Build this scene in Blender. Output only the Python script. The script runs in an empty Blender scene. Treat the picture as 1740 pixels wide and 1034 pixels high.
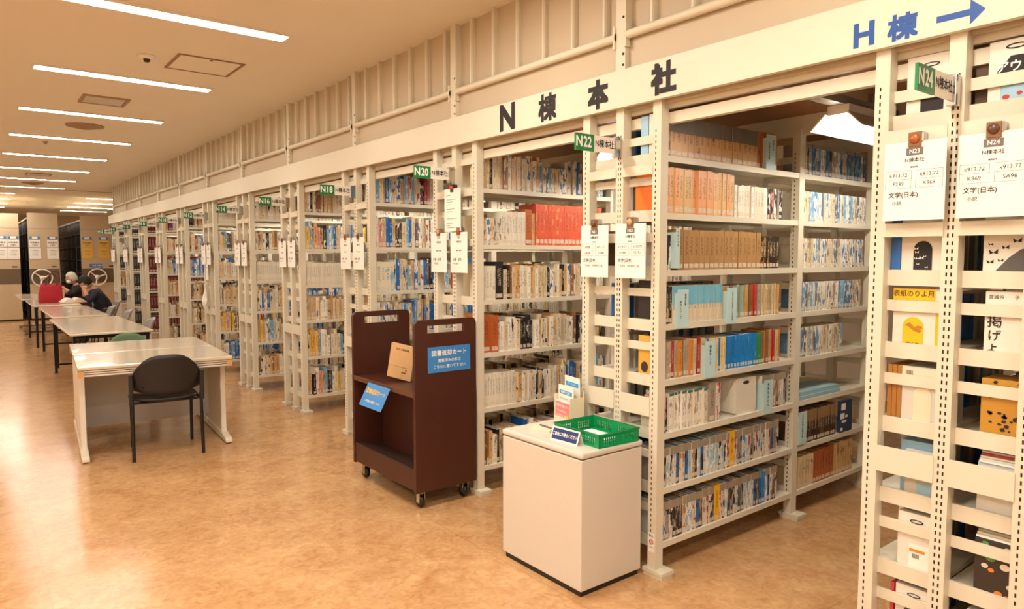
import bpy, math, random
from mathutils import Matrix, Vector

# ------------------------------------------------------------------ camera, world, light, exposure
SC = bpy.context.scene
COL = SC.collection
F_PX, YAW, PITCH, ROLL = 1184.855, 0.90675, 0.0687, -0.00059
CAM = Vector((-2.48217, -2.33643, 1.5))
_f = Vector((math.cos(YAW) * math.cos(PITCH), math.sin(YAW) * math.cos(PITCH), -math.sin(PITCH)))
_r0 = Vector((math.sin(YAW), -math.cos(YAW), 0))
_u0 = _r0.cross(_f)
_r = _r0 * math.cos(ROLL) + _u0 * math.sin(ROLL)
_u = -_r0 * math.sin(ROLL) + _u0 * math.cos(ROLL)
cam_data = bpy.data.cameras.new('camera')
cam_data.sensor_width = 36.0
cam_data.lens = F_PX / 1740.0 * 36.0
cam_data.clip_start = 0.05
cam = bpy.data.objects.new('camera', cam_data)
cam.matrix_world = Matrix(((_r.x, _u.x, -_f.x, CAM.x), (_r.y, _u.y, -_f.y, CAM.y), (_r.z, _u.z, -_f.z, CAM.z), (0, 0, 0, 1)))
COL.objects.link(cam)
SC.camera = cam

world = bpy.data.worlds.new('world')
SC.world = world
world.use_nodes = True
world.node_tree.nodes['Background'].inputs[0].default_value = (1.0, 0.86, 0.68, 1)
world.node_tree.nodes['Background'].inputs[1].default_value = 0.0

SC.view_settings.view_transform = 'Standard'
SC.view_settings.look = 'None'
SC.view_settings.gamma = 1.0
SC.view_settings.use_curve_mapping = False
SC.view_settings.exposure = 1.06
TROFFER_POWER_BOOST = 36.0   # boosted emission of unseen strips, added to brighten the near end
TROFFER_POWER = 17.0       # emission strength of the ceiling strips
BATTEN_POWER = 25.0         # emission strength of the tubes between the bookcases
LAMP_TINT = (1.0, 0.94, 0.835)
SC.cycles.use_denoising = True
SC.cycles.max_bounces = 4
SC.cycles.diffuse_bounces = 3
SC.cycles.glossy_bounces = 2
SC.cycles.use_adaptive_sampling = True
SC.cycles.adaptive_threshold = 0.1
SC.cycles.adaptive_min_samples = 16
SC.cycles.sample_clamp_indirect = 6.0

# ------------------------------------------------------------------ measured layout (metres)
P = 1.4373      # spacing of the bookcases along the aisle (Y)
D = 0.227       # half depth of a double bookcase
WP = 0.048      # post width
LB = 1.172      # first bay depth (X)
L2 = 2.05       # end of the second bay
ZC = 2.954      # ceiling
KS = list(range(-1, 11))
NUM = {k: 22 - 2 * k for k in KS}
RND = random.Random(7)

# ------------------------------------------------------------------ helpers
def lin(c):
    out = []
    for v in c[:3]:
        v = v / 255.0
        out.append(v / 12.92 if v <= 0.04045 else ((v + 0.055) / 1.055) ** 2.4)
    return tuple(out)

MATS = {}
def mat(name, rgb, rough=0.5, metal=0.0, noise=0.0, scale=20.0, bump=0.0, coat=0.0, alpha=1.0, emit=0.0, spec=0.5):
    if name in MATS:
        return MATS[name]
    m = bpy.data.materials.new(name)
    m.use_nodes = True
    nt = m.node_tree
    b = nt.nodes['Principled BSDF']
    c = lin(rgb)
    b.inputs['Base Color'].default_value = (*c, 1)
    b.inputs['Roughness'].default_value = rough
    b.inputs['Metallic'].default_value = metal
    b.inputs['Specular IOR Level'].default_value = spec
    b.inputs['Coat Weight'].default_value = coat
    b.inputs['Alpha'].default_value = alpha
    if emit:
        b.inputs['Emission Color'].default_value = (*LAMP_TINT, 1)
        b.inputs['Emission Strength'].default_value = emit
    if noise or bump:
        tc = nt.nodes.new('ShaderNodeTexCoord')
        nz = nt.nodes.new('ShaderNodeTexNoise')
        nz.inputs['Scale'].default_value = scale
        nz.inputs['Detail'].default_value = 4
        nt.links.new(tc.outputs['Object'], nz.inputs['Vector'])
        if noise:
            mx = nt.nodes.new('ShaderNodeMix')
            mx.data_type = 'RGBA'
            mx.inputs[6].default_value = (*[v * (1 - noise) for v in c], 1)
            mx.inputs[7].default_value = (*[min(1, v * (1 + noise)) for v in c], 1)
            nt.links.new(nz.outputs['Fac'], mx.inputs[0])
            nt.links.new(mx.outputs[2], b.inputs['Base Color'])
        if bump:
            bp = nt.nodes.new('ShaderNodeBump')
            bp.inputs['Strength'].default_value = bump
            bp.inputs['Distance'].default_value = 0.002
            nt.links.new(nz.outputs['Fac'], bp.inputs['Height'])
            nt.links.new(bp.outputs['Normal'], b.inputs['Normal'])
    MATS[name] = m
    return m

class MB:
    def __init__(self):
        self.v = []; self.f = []; self.smooth = []
    def add(self, vs, fs, smooth=False):
        n = len(self.v)
        self.v += [tuple(p) for p in vs]
        self.f += [tuple(i + n for i in q) for q in fs]
        self.smooth += [smooth] * len(fs)
        return self
    def box(self, x0, x1, y0, y1, z0, z1, M=None):
        vs = [(x0, y0, z0), (x1, y0, z0), (x1, y1, z0), (x0, y1, z0), (x0, y0, z1), (x1, y0, z1), (x1, y1, z1), (x0, y1, z1)]
        if M is not None:
            vs = [M @ Vector(p) for p in vs]
        return self.add(vs, [(0, 3, 2, 1), (4, 5, 6, 7), (0, 1, 5, 4), (1, 2, 6, 5), (2, 3, 7, 6), (3, 0, 4, 7)])
    def rbox(self, x0, x1, y0, y1, z0, z1, r, seg=3, M=None, axis='z'):
        # box with the four edges along `axis` rounded
        a0, a1, b0, b1, c0, c1 = {'z': (x0, x1, y0, y1, z0, z1), 'x': (y0, y1, z0, z1, x0, x1), 'y': (x0, x1, z0, z1, y0, y1)}[axis]
        pts = []
        for (ca, cb, s) in ((a1 - r, b1 - r, 0), (a0 + r, b1 - r, 1), (a0 + r, b0 + r, 2), (a1 - r, b0 + r, 3)):
            for i in range(seg + 1):
                t = (s + i / seg) * math.pi / 2
                pts.append((ca + r * math.cos(t), cb + r * math.sin(t)))
        return self.prism(pts, c0, c1, axis, M)
    def prism(self, pts, c0, c1, axis='z', M=None):
        n = len(pts)
        def mk(p, c):
            q = {'z': (p[0], p[1], c), 'x': (c, p[0], p[1]), 'y': (p[0], c, p[1])}[axis]
            return M @ Vector(q) if M is not None else q
        vs = [mk(p, c0) for p in pts] + [mk(p, c1) for p in pts]
        fs = [tuple(range(n - 1, -1, -1)), tuple(range(n, 2 * n))]
        fs += [(i, (i + 1) % n, n + (i + 1) % n, n + i) for i in range(n)]
        if axis == 'y':
            fs = [tuple(reversed(q)) for q in fs]
        return self.add(vs, fs)
    def tube(self, pts, r, n=8, cap=True, smooth=True, rs=None):
        pts = [Vector(p) for p in pts]
        rings = []
        up = None
        for i, p in enumerate(pts):
            if i == 0: t = pts[1] - p
            elif i == len(pts) - 1: t = p - pts[i - 1]
            else: t = (pts[i + 1] - p).normalized() + (p - pts[i - 1]).normalized()
            t.normalize()
            if up is None:
                up = Vector((0, 0, 1)) if abs(t.z) < 0.9 else Vector((1, 0, 0))
            a = t.cross(up).normalized()
            up = a.cross(t).normalized()
            rr = rs[i] if rs else r
            rings.append([p + (a * math.cos(2 * math.pi * k / n) + up * math.sin(2 * math.pi * k / n)) * rr for k in range(n)])
        vs = [q for ring in rings for q in ring]
        fs = []
        for i in range(len(rings) - 1):
            for k in range(n):
                fs.append((i * n + k, i * n + (k + 1) % n, (i + 1) * n + (k + 1) % n, (i + 1) * n + k))
        self.add(vs, fs, smooth)
        if cap:
            self.add(rings[0], [tuple(range(n - 1, -1, -1))])
            self.add(rings[-1], [tuple(range(n))])
        return self
    def lathe(self, prof, c=(0, 0, 0), n=20, axis='z', smooth=True):
        vs = []; fs = []
        for (r, h) in prof:
            for k in range(n):
                a = 2 * math.pi * k / n
                q = (r * math.cos(a), r * math.sin(a), h)
                if axis == 'y': q = (q[0], q[2], q[1])
                if axis == 'x': q = (q[2], q[0], q[1])
                vs.append((q[0] + c[0], q[1] + c[1], q[2] + c[2]))
        for i in range(len(prof) - 1):
            for k in range(n):
                fs.append((i * n + k, i * n + (k + 1) % n, (i + 1) * n + (k + 1) % n, (i + 1) * n + k))
        fs.append(tuple(range(n - 1, -1, -1)))
        fs.append(tuple(range((len(prof) - 1) * n, len(prof) * n)))
        return self.add(vs, fs, smooth)
    def torus(self, c, R, r, n=24, m=8, axis='y'):
        vs = []; fs = []
        for i in range(n):
            a = 2 * math.pi * i / n
            for j in range(m):
                b = 2 * math.pi * j / m
                q = ((R + r * math.cos(b)) * math.cos(a), (R + r * math.cos(b)) * math.sin(a), r * math.sin(b))
                if axis == 'y': q = (q[0], q[2], q[1])
                if axis == 'x': q = (q[2], q[0], q[1])
                vs.append((q[0] + c[0], q[1] + c[1], q[2] + c[2]))
        for i in range(n):
            for j in range(m):
                fs.append((i * m + j, ((i + 1) % n) * m + j, ((i + 1) % n) * m + (j + 1) % m, i * m + (j + 1) % m))
        return self.add(vs, fs, True)
    def ball(self, c, rx, ry, rz, n=16, m=10):
        vs = []; fs = []
        for i in range(m + 1):
            t = math.pi * i / m
            for k in range(n):
                a = 2 * math.pi * k / n
                vs.append((c[0] + rx * math.sin(t) * math.cos(a), c[1] + ry * math.sin(t) * math.sin(a), c[2] + rz * math.cos(t)))
        for i in range(m):
            for k in range(n):
                fs.append((i * n + k, (i + 1) * n + k, (i + 1) * n + (k + 1) % n, i * n + (k + 1) % n))
        return self.add(vs, fs, True)
    def mesh(self, name):
        me = bpy.data.meshes.new(name)
        me.from_pydata(self.v, [], self.f)
        me.polygons.foreach_set('use_smooth', self.smooth)
        me.update()
        return me
    def build(self, name, m, parent=None, bevel=0.0, loc=None):
        return obj(name, self.mesh(name), m, parent, bevel, loc)

def obj(name, me, m=None, parent=None, bevel=0.0, loc=None):
    o = bpy.data.objects.new(name, me)
    COL.objects.link(o)
    if m is not None and not me.materials:
        me.materials.append(m)
    if parent is not None:
        o.parent = parent
    if loc is not None:
        o.location = loc
    if bevel:
        bv = o.modifiers.new('bevel', 'BEVEL')
        bv.width = bevel; bv.segments = 2; bv.limit_method = 'ANGLE'
    return o

def tag(o, label=None, cat=None, group=None, kind=None):
    if label: o['label'] = label
    if cat: o['category'] = cat
    if group: o['group'] = group
    if kind: o['kind'] = kind
    return o

def empty(name, loc=(0, 0, 0), label=None, cat=None, group=None, rz=0.0, kind=None):
    o = bpy.data.objects.new(name, None)
    COL.objects.link(o)
    o.location = loc
    o.rotation_euler = (0, 0, rz)
    o.empty_display_size = 0.1
    return tag(o, label, cat, group, kind)

_TXT = bpy.data.curves.new('glyphs', 'FONT')
_TXO = bpy.data.objects.new('glyphs', _TXT)
_TMP = bpy.data.scenes.new('workshop')      # a side scene in which outlines are worked out, removed at the end
_TMP.collection.objects.link(_TXO)
_GEO = {}
def text_geo(s, size, bold=0.0, align='CENTER', spacing=1.0):
    """outline of a piece of lettering as (verts, faces) in the xy plane"""
    key = (s, align)
    if key not in _GEO:
        _TXT.body = s; _TXT.size = 1.0; _TXT.align_x = align; _TXT.align_y = 'CENTER'; _TXT.resolution_u = 2
        _TMP.view_layers[0].update()
        dg = _TMP.view_layers[0].depsgraph
        me = bpy.data.meshes.new_from_object(_TXO.evaluated_get(dg))
        _GEO[key] = ([tuple(v.co) for v in me.vertices], [tuple(p.vertices) for p in me.polygons])
        bpy.data.meshes.remove(me)
    vs, fs = _GEO[key]
    offs = [(0, 0)] if bold <= 0 else [(-bold, 0), (bold, 0), (0, -bold), (0, bold)]
    if bold > 0.003:
        q = bold
        offs += [(q, q), (-q, q), (q, -q), (-q, -q)]
    out_v, out_f = [], []
    for (dx, dy) in offs:
        n = len(out_v)
        out_v += [(v[0] * size + dx, v[1] * size + dy, 0.00008 * len(out_v) / max(1, len(vs))) for v in vs]
        out_f += [tuple(i + n for i in q) for q in fs]
    return out_v, out_f

def plane_matrix(origin, right, up):
    right = Vector(right).normalized(); up = Vector(up).normalized()
    n = right.cross(up)
    return Matrix(((right.x, up.x, n.x, origin[0]), (right.y, up.y, n.y, origin[1]), (right.z, up.z, n.z, origin[2]), (0, 0, 0, 1)))

def lettering(lines, M, m, parent, name='lettering', lift=0.0006):
    """lines: (text, x, y, size, bold, align[, xscale]) laid on the plane of M"""
    if 1 < len(lines) <= 4:
        return [lettering([ln], M, m, parent, name, lift) for ln in lines]
    mb = MB()
    for ln in lines:
        s, x, y, size, bold, align = ln[:6]
        xs = ln[6] if len(ln) > 6 else 1.0
        vs, fs = text_geo(s, size, bold, align)
        mb.add([M @ Vector((v[0] * xs + x, v[1] + y, lift + v[2])) for v in vs], fs)
    return mb.build(name, m, parent)

def copy_tree(o, parent=None):
    c = o.copy()
    COL.objects.link(c)
    c.parent = parent
    for ch in list(o.children):
        copy_tree(ch, c)
    return c

def project(p):
    v = Vector(p) - CAM
    d = v.dot(_f)
    return 870 + F_PX * v.dot(_r) / d, 517 - F_PX * v.dot(_u) / d, d

ONES = ['zeroth', 'first', 'second', 'third', 'fourth', 'fifth', 'sixth', 'seventh', 'eighth', 'ninth', 'tenth', 'eleventh', 'twelfth', 'thirteenth', 'fourteenth', 'fifteenth', 'sixteenth', 'seventeenth', 'eighteenth', 'nineteenth']
TENS = {2: 'twenty', 3: 'thirty', 4: 'forty', 5: 'fifty', 6: 'sixty', 7: 'seventy'}
TENTHS = {2: 'twentieth', 3: 'thirtieth', 4: 'fortieth', 5: 'fiftieth', 6: 'sixtieth', 7: 'seventieth'}
def ordinal(n):
    if n < 20: return ONES[n]
    return TENTHS[n // 10] if n % 10 == 0 else TENS[n // 10] + '-' + ONES[n % 10]

# ------------------------------------------------------------------ materials
STEEL = mat('cream_painted_steel', (228, 218, 196), 0.42, noise=0.03, scale=6, spec=0.4)
STEEL_W = mat('cream_painted_wall_panel', (206, 188, 160), 0.55, noise=0.03, scale=3)
SLOT = mat('dark_slot_shadow', (46, 36, 28), 0.9)
PAPER = mat('white_paper', (250, 244, 234), 0.75)
PAPER_Y = mat('yellow_paper', (240, 190, 80), 0.75)
INK = mat('black_ink', (40, 34, 32), 0.7)
INK_G = mat('grey_ink', (120, 112, 106), 0.7)
INK_B = mat('blue_vinyl', (38, 84, 160), 0.5)
WHITE_INK = mat('white_ink', (250, 248, 242), 0.6)
YEL_INK = mat('yellow_ink', (252, 196, 50), 0.6)
GREEN_P = mat('green_sign_plastic', (28, 128, 70), 0.35)
WHITE_P = mat('white_sign_plastic', (245, 238, 226), 0.35)
CHROME = mat('chrome', (200, 196, 190), 0.2, 1.0)
METAL_D = mat('dark_metal', (70, 66, 62), 0.4, 0.7)
BLACK_P = mat('black_plastic', (34, 31, 30), 0.45)
BLACK_T = mat('black_steel_tube', (38, 34, 33), 0.3, 0.3)
BROWN = mat('dark_brown_laminate', (74, 36, 24), 0.38, noise=0.18, scale=8, bump=0.05)
BROWN_E = mat('brown_edge_banding', (58, 27, 18), 0.4)
BLUE_C = mat('blue_card', (62, 138, 208), 0.5, noise=0.05, scale=40)
TABC = mat('pale_blue_divider_card', (196, 226, 226), 0.6)
COUNTER = mat('speckled_cream_laminate', (222, 211, 196), 0.35, noise=0.05, scale=120)
GREEN_B = mat('green_basket_plastic', (0, 152, 86), 0.35)
NAVY_P = mat('navy_print', (40, 56, 110), 0.5)
PINK_P = mat('pink_print', (240, 138, 136), 0.6)
CYAN_P = mat('cyan_print', (60, 172, 230), 0.6)
TABLE_T = mat('cream_table_laminate', (224, 206, 180), 0.16, noise=0.03, scale=10, coat=0.3)
TABLE_E = mat('pale_table_edge', (236, 222, 200), 0.4)
GREY_PANEL = mat('grey_modesty_panel', (222, 217, 212), 0.5)
WOODTAN = mat('tan_corner_block', (214, 166, 112), 0.5)
DECK = mat('brown_deck_board', (150, 104, 62), 0.6, noise=0.08, scale=4)
GREYM = mat('grey_channel', (150, 142, 132), 0.5, 0.2)
PAGES = mat('page_edges', (214, 196, 168), 0.85, noise=0.08, scale=300)
GREY_TOP = mat('dusty_book_tops', (150, 138, 122), 0.85, noise=0.1, scale=200)

def floor_material():
    m = bpy.data.materials.new('marbled_linoleum'); m.use_nodes = True
    nt = m.node_tree; b = nt.nodes['Principled BSDF']; L = nt.links
    tc = nt.nodes.new('ShaderNodeTexCoord')
    n1 = nt.nodes.new('ShaderNodeTexNoise'); n1.inputs['Scale'].default_value = 3.2; n1.inputs['Detail'].default_value = 7; n1.inputs['Roughness'].default_value = 0.62; n1.inputs['Distortion'].default_value = 0.9
    n2 = nt.nodes.new('ShaderNodeTexNoise'); n2.inputs['Scale'].default_value = 22; n2.inputs['Detail'].default_value = 5; n2.inputs['Distortion'].default_value = 1.2
    cr = nt.nodes.new('ShaderNodeValToRGB')
    cr.color_ramp.elements[0].position = 0.36; cr.color_ramp.elements[0].color = (*lin((186, 134, 86)), 1)
    cr.color_ramp.elements[1].position = 0.66; cr.color_ramp.elements[1].color = (*lin((220, 176, 126)), 1)
    mp = nt.nodes.new('ShaderNodeMath'); mp.operation = 'MULTIPLY_ADD'; mp.inputs[1].default_value = 0.55
    md = nt.nodes.new('ShaderNodeMath'); md.operation = 'MULTIPLY'; md.inputs[1].default_value = 0.45
    L.new(tc.outputs['Object'], n1.inputs['Vector']); L.new(tc.outputs['Object'], n2.inputs['Vector'])
    L.new(n2.outputs['Fac'], md.inputs[0]); L.new(n1.outputs['Fac'], mp.inputs[0]); L.new(md.outputs[0], mp.inputs[2])
    L.new(mp.outputs[0], cr.inputs['Fac'])
    # sheet joints of the linoleum
    sx = nt.nodes.new('ShaderNodeSeparateXYZ'); L.new(tc.outputs['Object'], sx.inputs[0])
    def joint(out, step, off):
        a = nt.nodes.new('ShaderNodeMath'); a.operation = 'ADD'; a.inputs[1].default_value = off; L.new(out, a.inputs[0])
        w = nt.nodes.new('ShaderNodeMath'); w.operation = 'PINGPONG'; w.inputs[1].default_value = step / 2; L.new(a.outputs[0], w.inputs[0])
        l = nt.nodes.new('ShaderNodeMath'); l.operation = 'LESS_THAN'; l.inputs[1].default_value = 0.003; L.new(w.outputs[0], l.inputs[0])
        return l.outputs[0]
    j = nt.nodes.new('ShaderNodeMath'); j.operation = 'MAXIMUM'
    L.new(joint(sx.outputs[0], 1.8, 0.45), j.inputs[0]); L.new(joint(sx.outputs[1], 2.7, 0.9), j.inputs[1])
    js = nt.nodes.new('ShaderNodeMath'); js.operation = 'MULTIPLY'; js.inputs[1].default_value = 0.22; L.new(j.outputs[0], js.inputs[0])
    mx = nt.nodes.new('ShaderNodeMix'); mx.data_type = 'RGBA'; mx.inputs[7].default_value = (*lin((120, 74, 38)), 1)
    L.new(js.outputs[0], mx.inputs[0]); L.new(cr.outputs['Color'], mx.inputs[6]); L.new(mx.outputs[2], b.inputs['Base Color'])
    b.inputs['Roughness'].default_value = 0.17
    b.inputs['Specular IOR Level'].default_value = 0.55
    bp = nt.nodes.new('ShaderNodeBump'); bp.inputs['Strength'].default_value = 0.08; bp.inputs['Distance'].default_value = 0.01
    L.new(n1.outputs['Fac'], bp.inputs['Height']); L.new(bp.outputs['Normal'], b.inputs['Normal'])
    return m

def spine_material():
    """print on book covers: base colour, a second print colour, a pale or grey top band, a call number sticker"""
    m = bpy.data.materials.new('printed_book_cover'); m.use_nodes = True
    nt = m.node_tree; b = nt.nodes['Principled BSDF']; L = nt.links
    def N(t, **kw):
        n = nt.nodes.new(t)
        for k, v in kw.items(): setattr(n, k, v)
        return n
    def math_(op, a, c=None, d=None):
        n = N('ShaderNodeMath', operation=op)
        for i, x in enumerate((a, c, d)):
            if x is None: continue
            if isinstance(x, (int, float)): n.inputs[i].default_value = x
            else: L.new(x, n.inputs[i])
        return n.outputs[0]
    def att(name):
        return N('ShaderNodeAttribute', attribute_name=name)
    c1 = att('col').outputs['Color']; c2 = att('col2').outputs['Color']
    par = N('ShaderNodeSeparateColor'); L.new(att('par').outputs['Color'], par.inputs[0])
    top, seed, art = par.outputs[0], par.outputs[1], par.outputs[2]
    uv = N('ShaderNodeUVMap', uv_map='uv'); s = N('ShaderNodeSeparateXYZ'); L.new(uv.outputs[0], s.inputs[0])
    u, v = s.outputs[0], s.outputs[1]
    ins = math_('GREATER_THAN', u, -0.5)
    def rng(x, a, c):
        return math_('MULTIPLY', math_('GREATER_THAN', x, a), math_('LESS_THAN', x, c))
    def noise(us, vs, detail):
        cb = N('ShaderNodeCombineXYZ')
        L.new(math_('MULTIPLY_ADD', u, us, math_('MULTIPLY', seed, 173.0)), cb.inputs[0])
        L.new(math_('MULTIPLY_ADD', v, vs, math_('MULTIPLY', seed, 91.0)), cb.inputs[1])
        n = N('ShaderNodeTexNoise'); n.inputs['Scale'].default_value = 1.0; n.inputs['Detail'].default_value = detail
        L.new(cb.outputs[0], n.inputs['Vector'])
        return n.outputs['Fac']
    blot = math_('GREATER_THAN', noise(1.0, 3.2, 4), math_('SUBTRACT', 1.0, art))
    txt = math_('MULTIPLY', math_('GREATER_THAN', noise(3.4, 52.0, 1), 0.52), math_('MULTIPLY', rng(u, 0.28, 0.72), rng(v, 0.36, 0.84)))
    mixf = math_('MULTIPLY', blot, ins)
    def mix(f, a, c):
        n = N('ShaderNodeMix', data_type='RGBA')
        if isinstance(f, float): n.inputs[0].default_value = f
        else: L.new(f, n.inputs[0])
        for i, x in ((6, a), (7, c)):
            if isinstance(x, tuple): n.inputs[i].default_value = (*x, 1)
            else: L.new(x, n.inputs[i])
        return n.outputs[2]
    col = mix(mixf, c1, c2)
    # title: dark on light covers, light on dark covers
    lum = N('ShaderNodeRGBToBW'); L.new(c1, lum.inputs[0])
    inkc = mix(math_('LESS_THAN', lum.outputs[0], 0.12), lin((52, 44, 42)), lin((222, 208, 180)))
    tm = math_('MULTIPLY', math_('MULTIPLY', txt, ins), 0.62)
    col = mix(tm, col, inkc)
    topm = math_('MULTIPLY', math_('GREATER_THAN', v, math_('SUBTRACT', 1.0, top)), ins)
    col = mix(topm, col, att('col3').outputs['Color'])
    lab = math_('MULTIPLY', math_('MULTIPLY', rng(u, 0.1, 0.9), rng(v, 0.05, 0.155)), ins)
    lt = math_('MULTIPLY', math_('GREATER_THAN', noise(5.0, 60.0, 1), 0.56), 0.5)
    col = mix(math_('MULTIPLY', lab, 0.85), col, mix(lt, lin((236, 222, 200)), lin((110, 98, 90))))
    L.new(col, b.inputs['Base Color'])
    b.inputs['Roughness'].default_value = 0.38
    return m
COVER = spine_material()
FLOOR = floor_material()
CEIL = mat('ceiling_board', (240, 230, 212), 0.7, noise=0.02, scale=2)

# ------------------------------------------------------------------ the room
X0, X1, Y0, Y1 = -5.2, 5.0, -5.0, 27.0
def structure(name, mb, m):
    return tag(mb.build(name, m), kind='structure')
structure('floor', MB().box(X0, X1, Y0, Y1, -0.1, 0), FLOOR)
ceil_near = structure('ceiling', MB().box(X0, X1, Y0, 15.8, ZC, ZC + 0.1), CEIL)
structure('ceiling_rear', MB().box(X0, X1, 15.83, Y1, ZC - 0.012, ZC + 0.1), CEIL)
PLASTER = mat('warm_plaster', (226, 208, 182), 0.8, noise=0.02, scale=3)
structure('wall_left', MB().box(X0 - 0.1, X0, Y0, Y1, 0, ZC), PLASTER)
structure('wall_front', MB().box(X0, X1, Y0 - 0.1, Y0, 0, ZC), PLASTER)
structure('wall_back', MB().box(X0, X1, Y1, Y1 + 0.1, 0, ZC), PLASTER)
structure('wall_right', MB().box(X1, X1 + 0.1, Y0, Y1, 0, ZC), PLASTER)

# upper wall of ribbed panels above the bookcase fronts
YE = 10 * P + 0.03
wall = tag(empty('wall_upper', (0, 0, 0)), kind='structure')
rib_me = MB().prism([(-0.011, 0.046), (0.011, 0.046), (0.011, 0.02), (0.006, 0.010), (-0.006, 0.010), (-0.011, 0.02)], 0, 1, 'z').mesh('rib')
# prism above has (x=Y, y=X): swap the axes
for v in rib_me.vertices:
    v.co = (v.co.y, v.co.x, v.co.z)
rib_me.flip_normals()
rib_me.materials.append(STEEL)
NR = 6
for k in range(-3, 10):
    ya, yb = k * P + 0.03, (k + 1) * P - 0.03
    mb = MB().box(0.045, 0.05, ya - 0.03, yb + 0.03, 2.53, ZC).box(0.025, 0.05, ya - 0.03, yb + 0.03, 2.19, 2.53)
    mb.build('wall_panel', STEEL_W, wall)
    MB().tube([(0.004, ya, 2.535), (0.004, yb, 2.535)], 0.02, 10).build('rail_pipe', STEEL, wall)
    for s in (ya, yb):
        MB().box(-0.012, 0.02, min(s, s + (0.012 if s == ya else -0.012)), max(s, s + (0.012 if s == ya else -0.012)), 2.48, 2.585).build('pipe_flange', STEEL, wall)
    for i in range(NR):
        o = obj('rib', rib_me, None, wall)
        o.location = (0, k * P + 0.125 + i * 0.2275, 2.56)
        o.scale = (1, 1, ZC - 2.56)

# header beam with its lettering
header = structure('trim_1', MB().box(-0.03, -0.002, -3.3, 14.80, 2.197, 2.369), STEEL)
def facade(y, z, x=-0.03):            # a plane facing the aisle: right is -Y, up is Z
    return plane_matrix((x, y, z), (0, -1, 0), (0, 0, 1))
for s, yc, zc, hh, ww in (('N', 0.838, 2.287, 0.150, 1.0), ('棟', 0.493, 2.285, 0.145, 0.98), ('本', 0.119, 2.283, 0.142, 0.98), ('社', -0.285, 2.283, 0.142, 1.0)):
    size = hh / 0.90 if s != 'N' else hh / 0.72
    vs, fs = text_geo(s, size, 0.0056 if s == '棟' else 0.0078)
    zs = [v[1] for v in vs]; xs = [v[0] for v in vs]
    zm, xm, zr = (max(zs) + min(zs)) / 2, (max(xs) + min(xs)) / 2, (max(zs) - min(zs))
    M = facade(yc, zc)
    MB().add([M @ Vector(((v[0] - xm) * hh / zr * ww, (v[1] - zm) * hh / zr, 0.0008 + v[2])) for v in vs], fs).build('letter', INK, header)
for s, yc, zc, hh, ww in (('H', -1.156, 2.256, 0.082, 1.0), ('棟', -1.281, 2.251, 0.086, 1.08)):
    vs, fs = text_geo(s, 0.1, 0.0036)
    zs = [v[1] for v in vs]; xs = [v[0] for v in vs]
    zm, xm, zr = (max(zs) + min(zs)) / 2, (max(xs) + min(xs)) / 2, (max(zs) - min(zs))
    M = facade(yc, zc)
    MB().add([M @ Vector(((v[0] - xm) * hh / zr * ww, (v[1] - zm) * hh / zr, 0.0008 + v[2])) for v in vs], fs).build('letter', INK_B, header)
M = facade(-1.451, 2.244)
MB().add([M @ Vector((x, z, 0.0008)) for x, z in ((-0.068, -0.010), (0.026, -0.010), (0.026, -0.038), (0.068, 0.0), (0.026, 0.038), (0.026, 0.010), (-0.068, 0.010))], [(0, 1, 2, 3, 4, 5, 6)]).build('arrow', INK_B, header)

# rails under the header and the deck over the stacks
rails = tag(empty('trim_2', (0, 0, 0)), kind='structure')
MB().box(0.052, 0.075, -3.3, 14.7, 2.165, 2.197).build('upper_rail', STEEL, rails)
MB().box(0.056, 0.09, -3.3, 14.7, 2.10, 2.15).build('lower_rail', STEEL, rails)
deck = structure('ceiling_stack', MB().box(0.05, X1, -3.3, 14.7, 2.275, 2.32), DECK)
for xx in (LB + 0.02, L2 + 0.02):
    MB().box(xx, xx + 0.05, -3.3, 14.7, 2.17, 2.275).build('deck_beam', STEEL, deck)

for k in range(-3, 11):
    yy = k * P
    MB().box(-0.0015, 0.05, yy - 0.03, yy + 0.03, 2.205, ZC).build('wall_post', STEEL, wall)
    mb = MB()
    for zz in (2.40, 2.45, 2.62):
        mb.lathe([(0.006, -0.0045), (0.006, -0.0015)], (0, yy - 0.018, zz), 10, 'x')
    mb.build('bolt', METAL_D, wall)

# ------------------------------------------------------------------ ceiling fixtures
def troffer(x0, x1, y, label, group, lamp=None):
    t = empty('ceiling_light', ((x0 + x1) / 2, y, ZC - (0.012 if y > 15.8 else 0.0)), label, 'ceiling light', group)
    h = (x1 - x0) / 2
    mb = MB()
    for a in ((-h, h, -0.075, -0.062), (-h, h, 0.062, 0.075), (-h, -h + 0.013, -0.062, 0.062), (h - 0.013, h, -0.062, 0.062)):
        mb.box(*a, -0.016, 0.0)
    mb.build('frame', WHITE_P, t)
    MB().add([(-h + 0.013, -0.062, -0.011), (-h + 0.013, 0.062, -0.011), (h - 0.013, 0.062, -0.011), (h - 0.013, -0.062, -0.011)], [(0, 1, 2, 3)]).build('diffuser', lamp or LAMP, t)
LAMP = mat('lit_diffuser', (255, 250, 240), 0.5, emit=TROFFER_POWER)
LAMP_FAR = mat('lit_far_diffuser', (255, 250, 240), 0.5, emit=TROFFER_POWER * 1.8)
LAMP_BOOST = mat('lit_boosted_diffuser', (255, 250, 240), 0.5, emit=TROFFER_POWER_BOOST)  # stronger than the visible strips only to brighten the near end
ly = [2.33, 4.17, 6.03, 7.88, 9.79, 11.67, 13.52, 15.40]
for i, y in enumerate(ly):
    troffer(-2.02, -0.73, y - 0.075 + 0.07, ('ceiling light strip nearest the camera, cut by the top edge of the photo' if i == 0 else
            '%s ceiling light strip from the camera, over the reading tables' % ordinal(i + 1)), 'ceiling light strips over the aisle')
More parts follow.
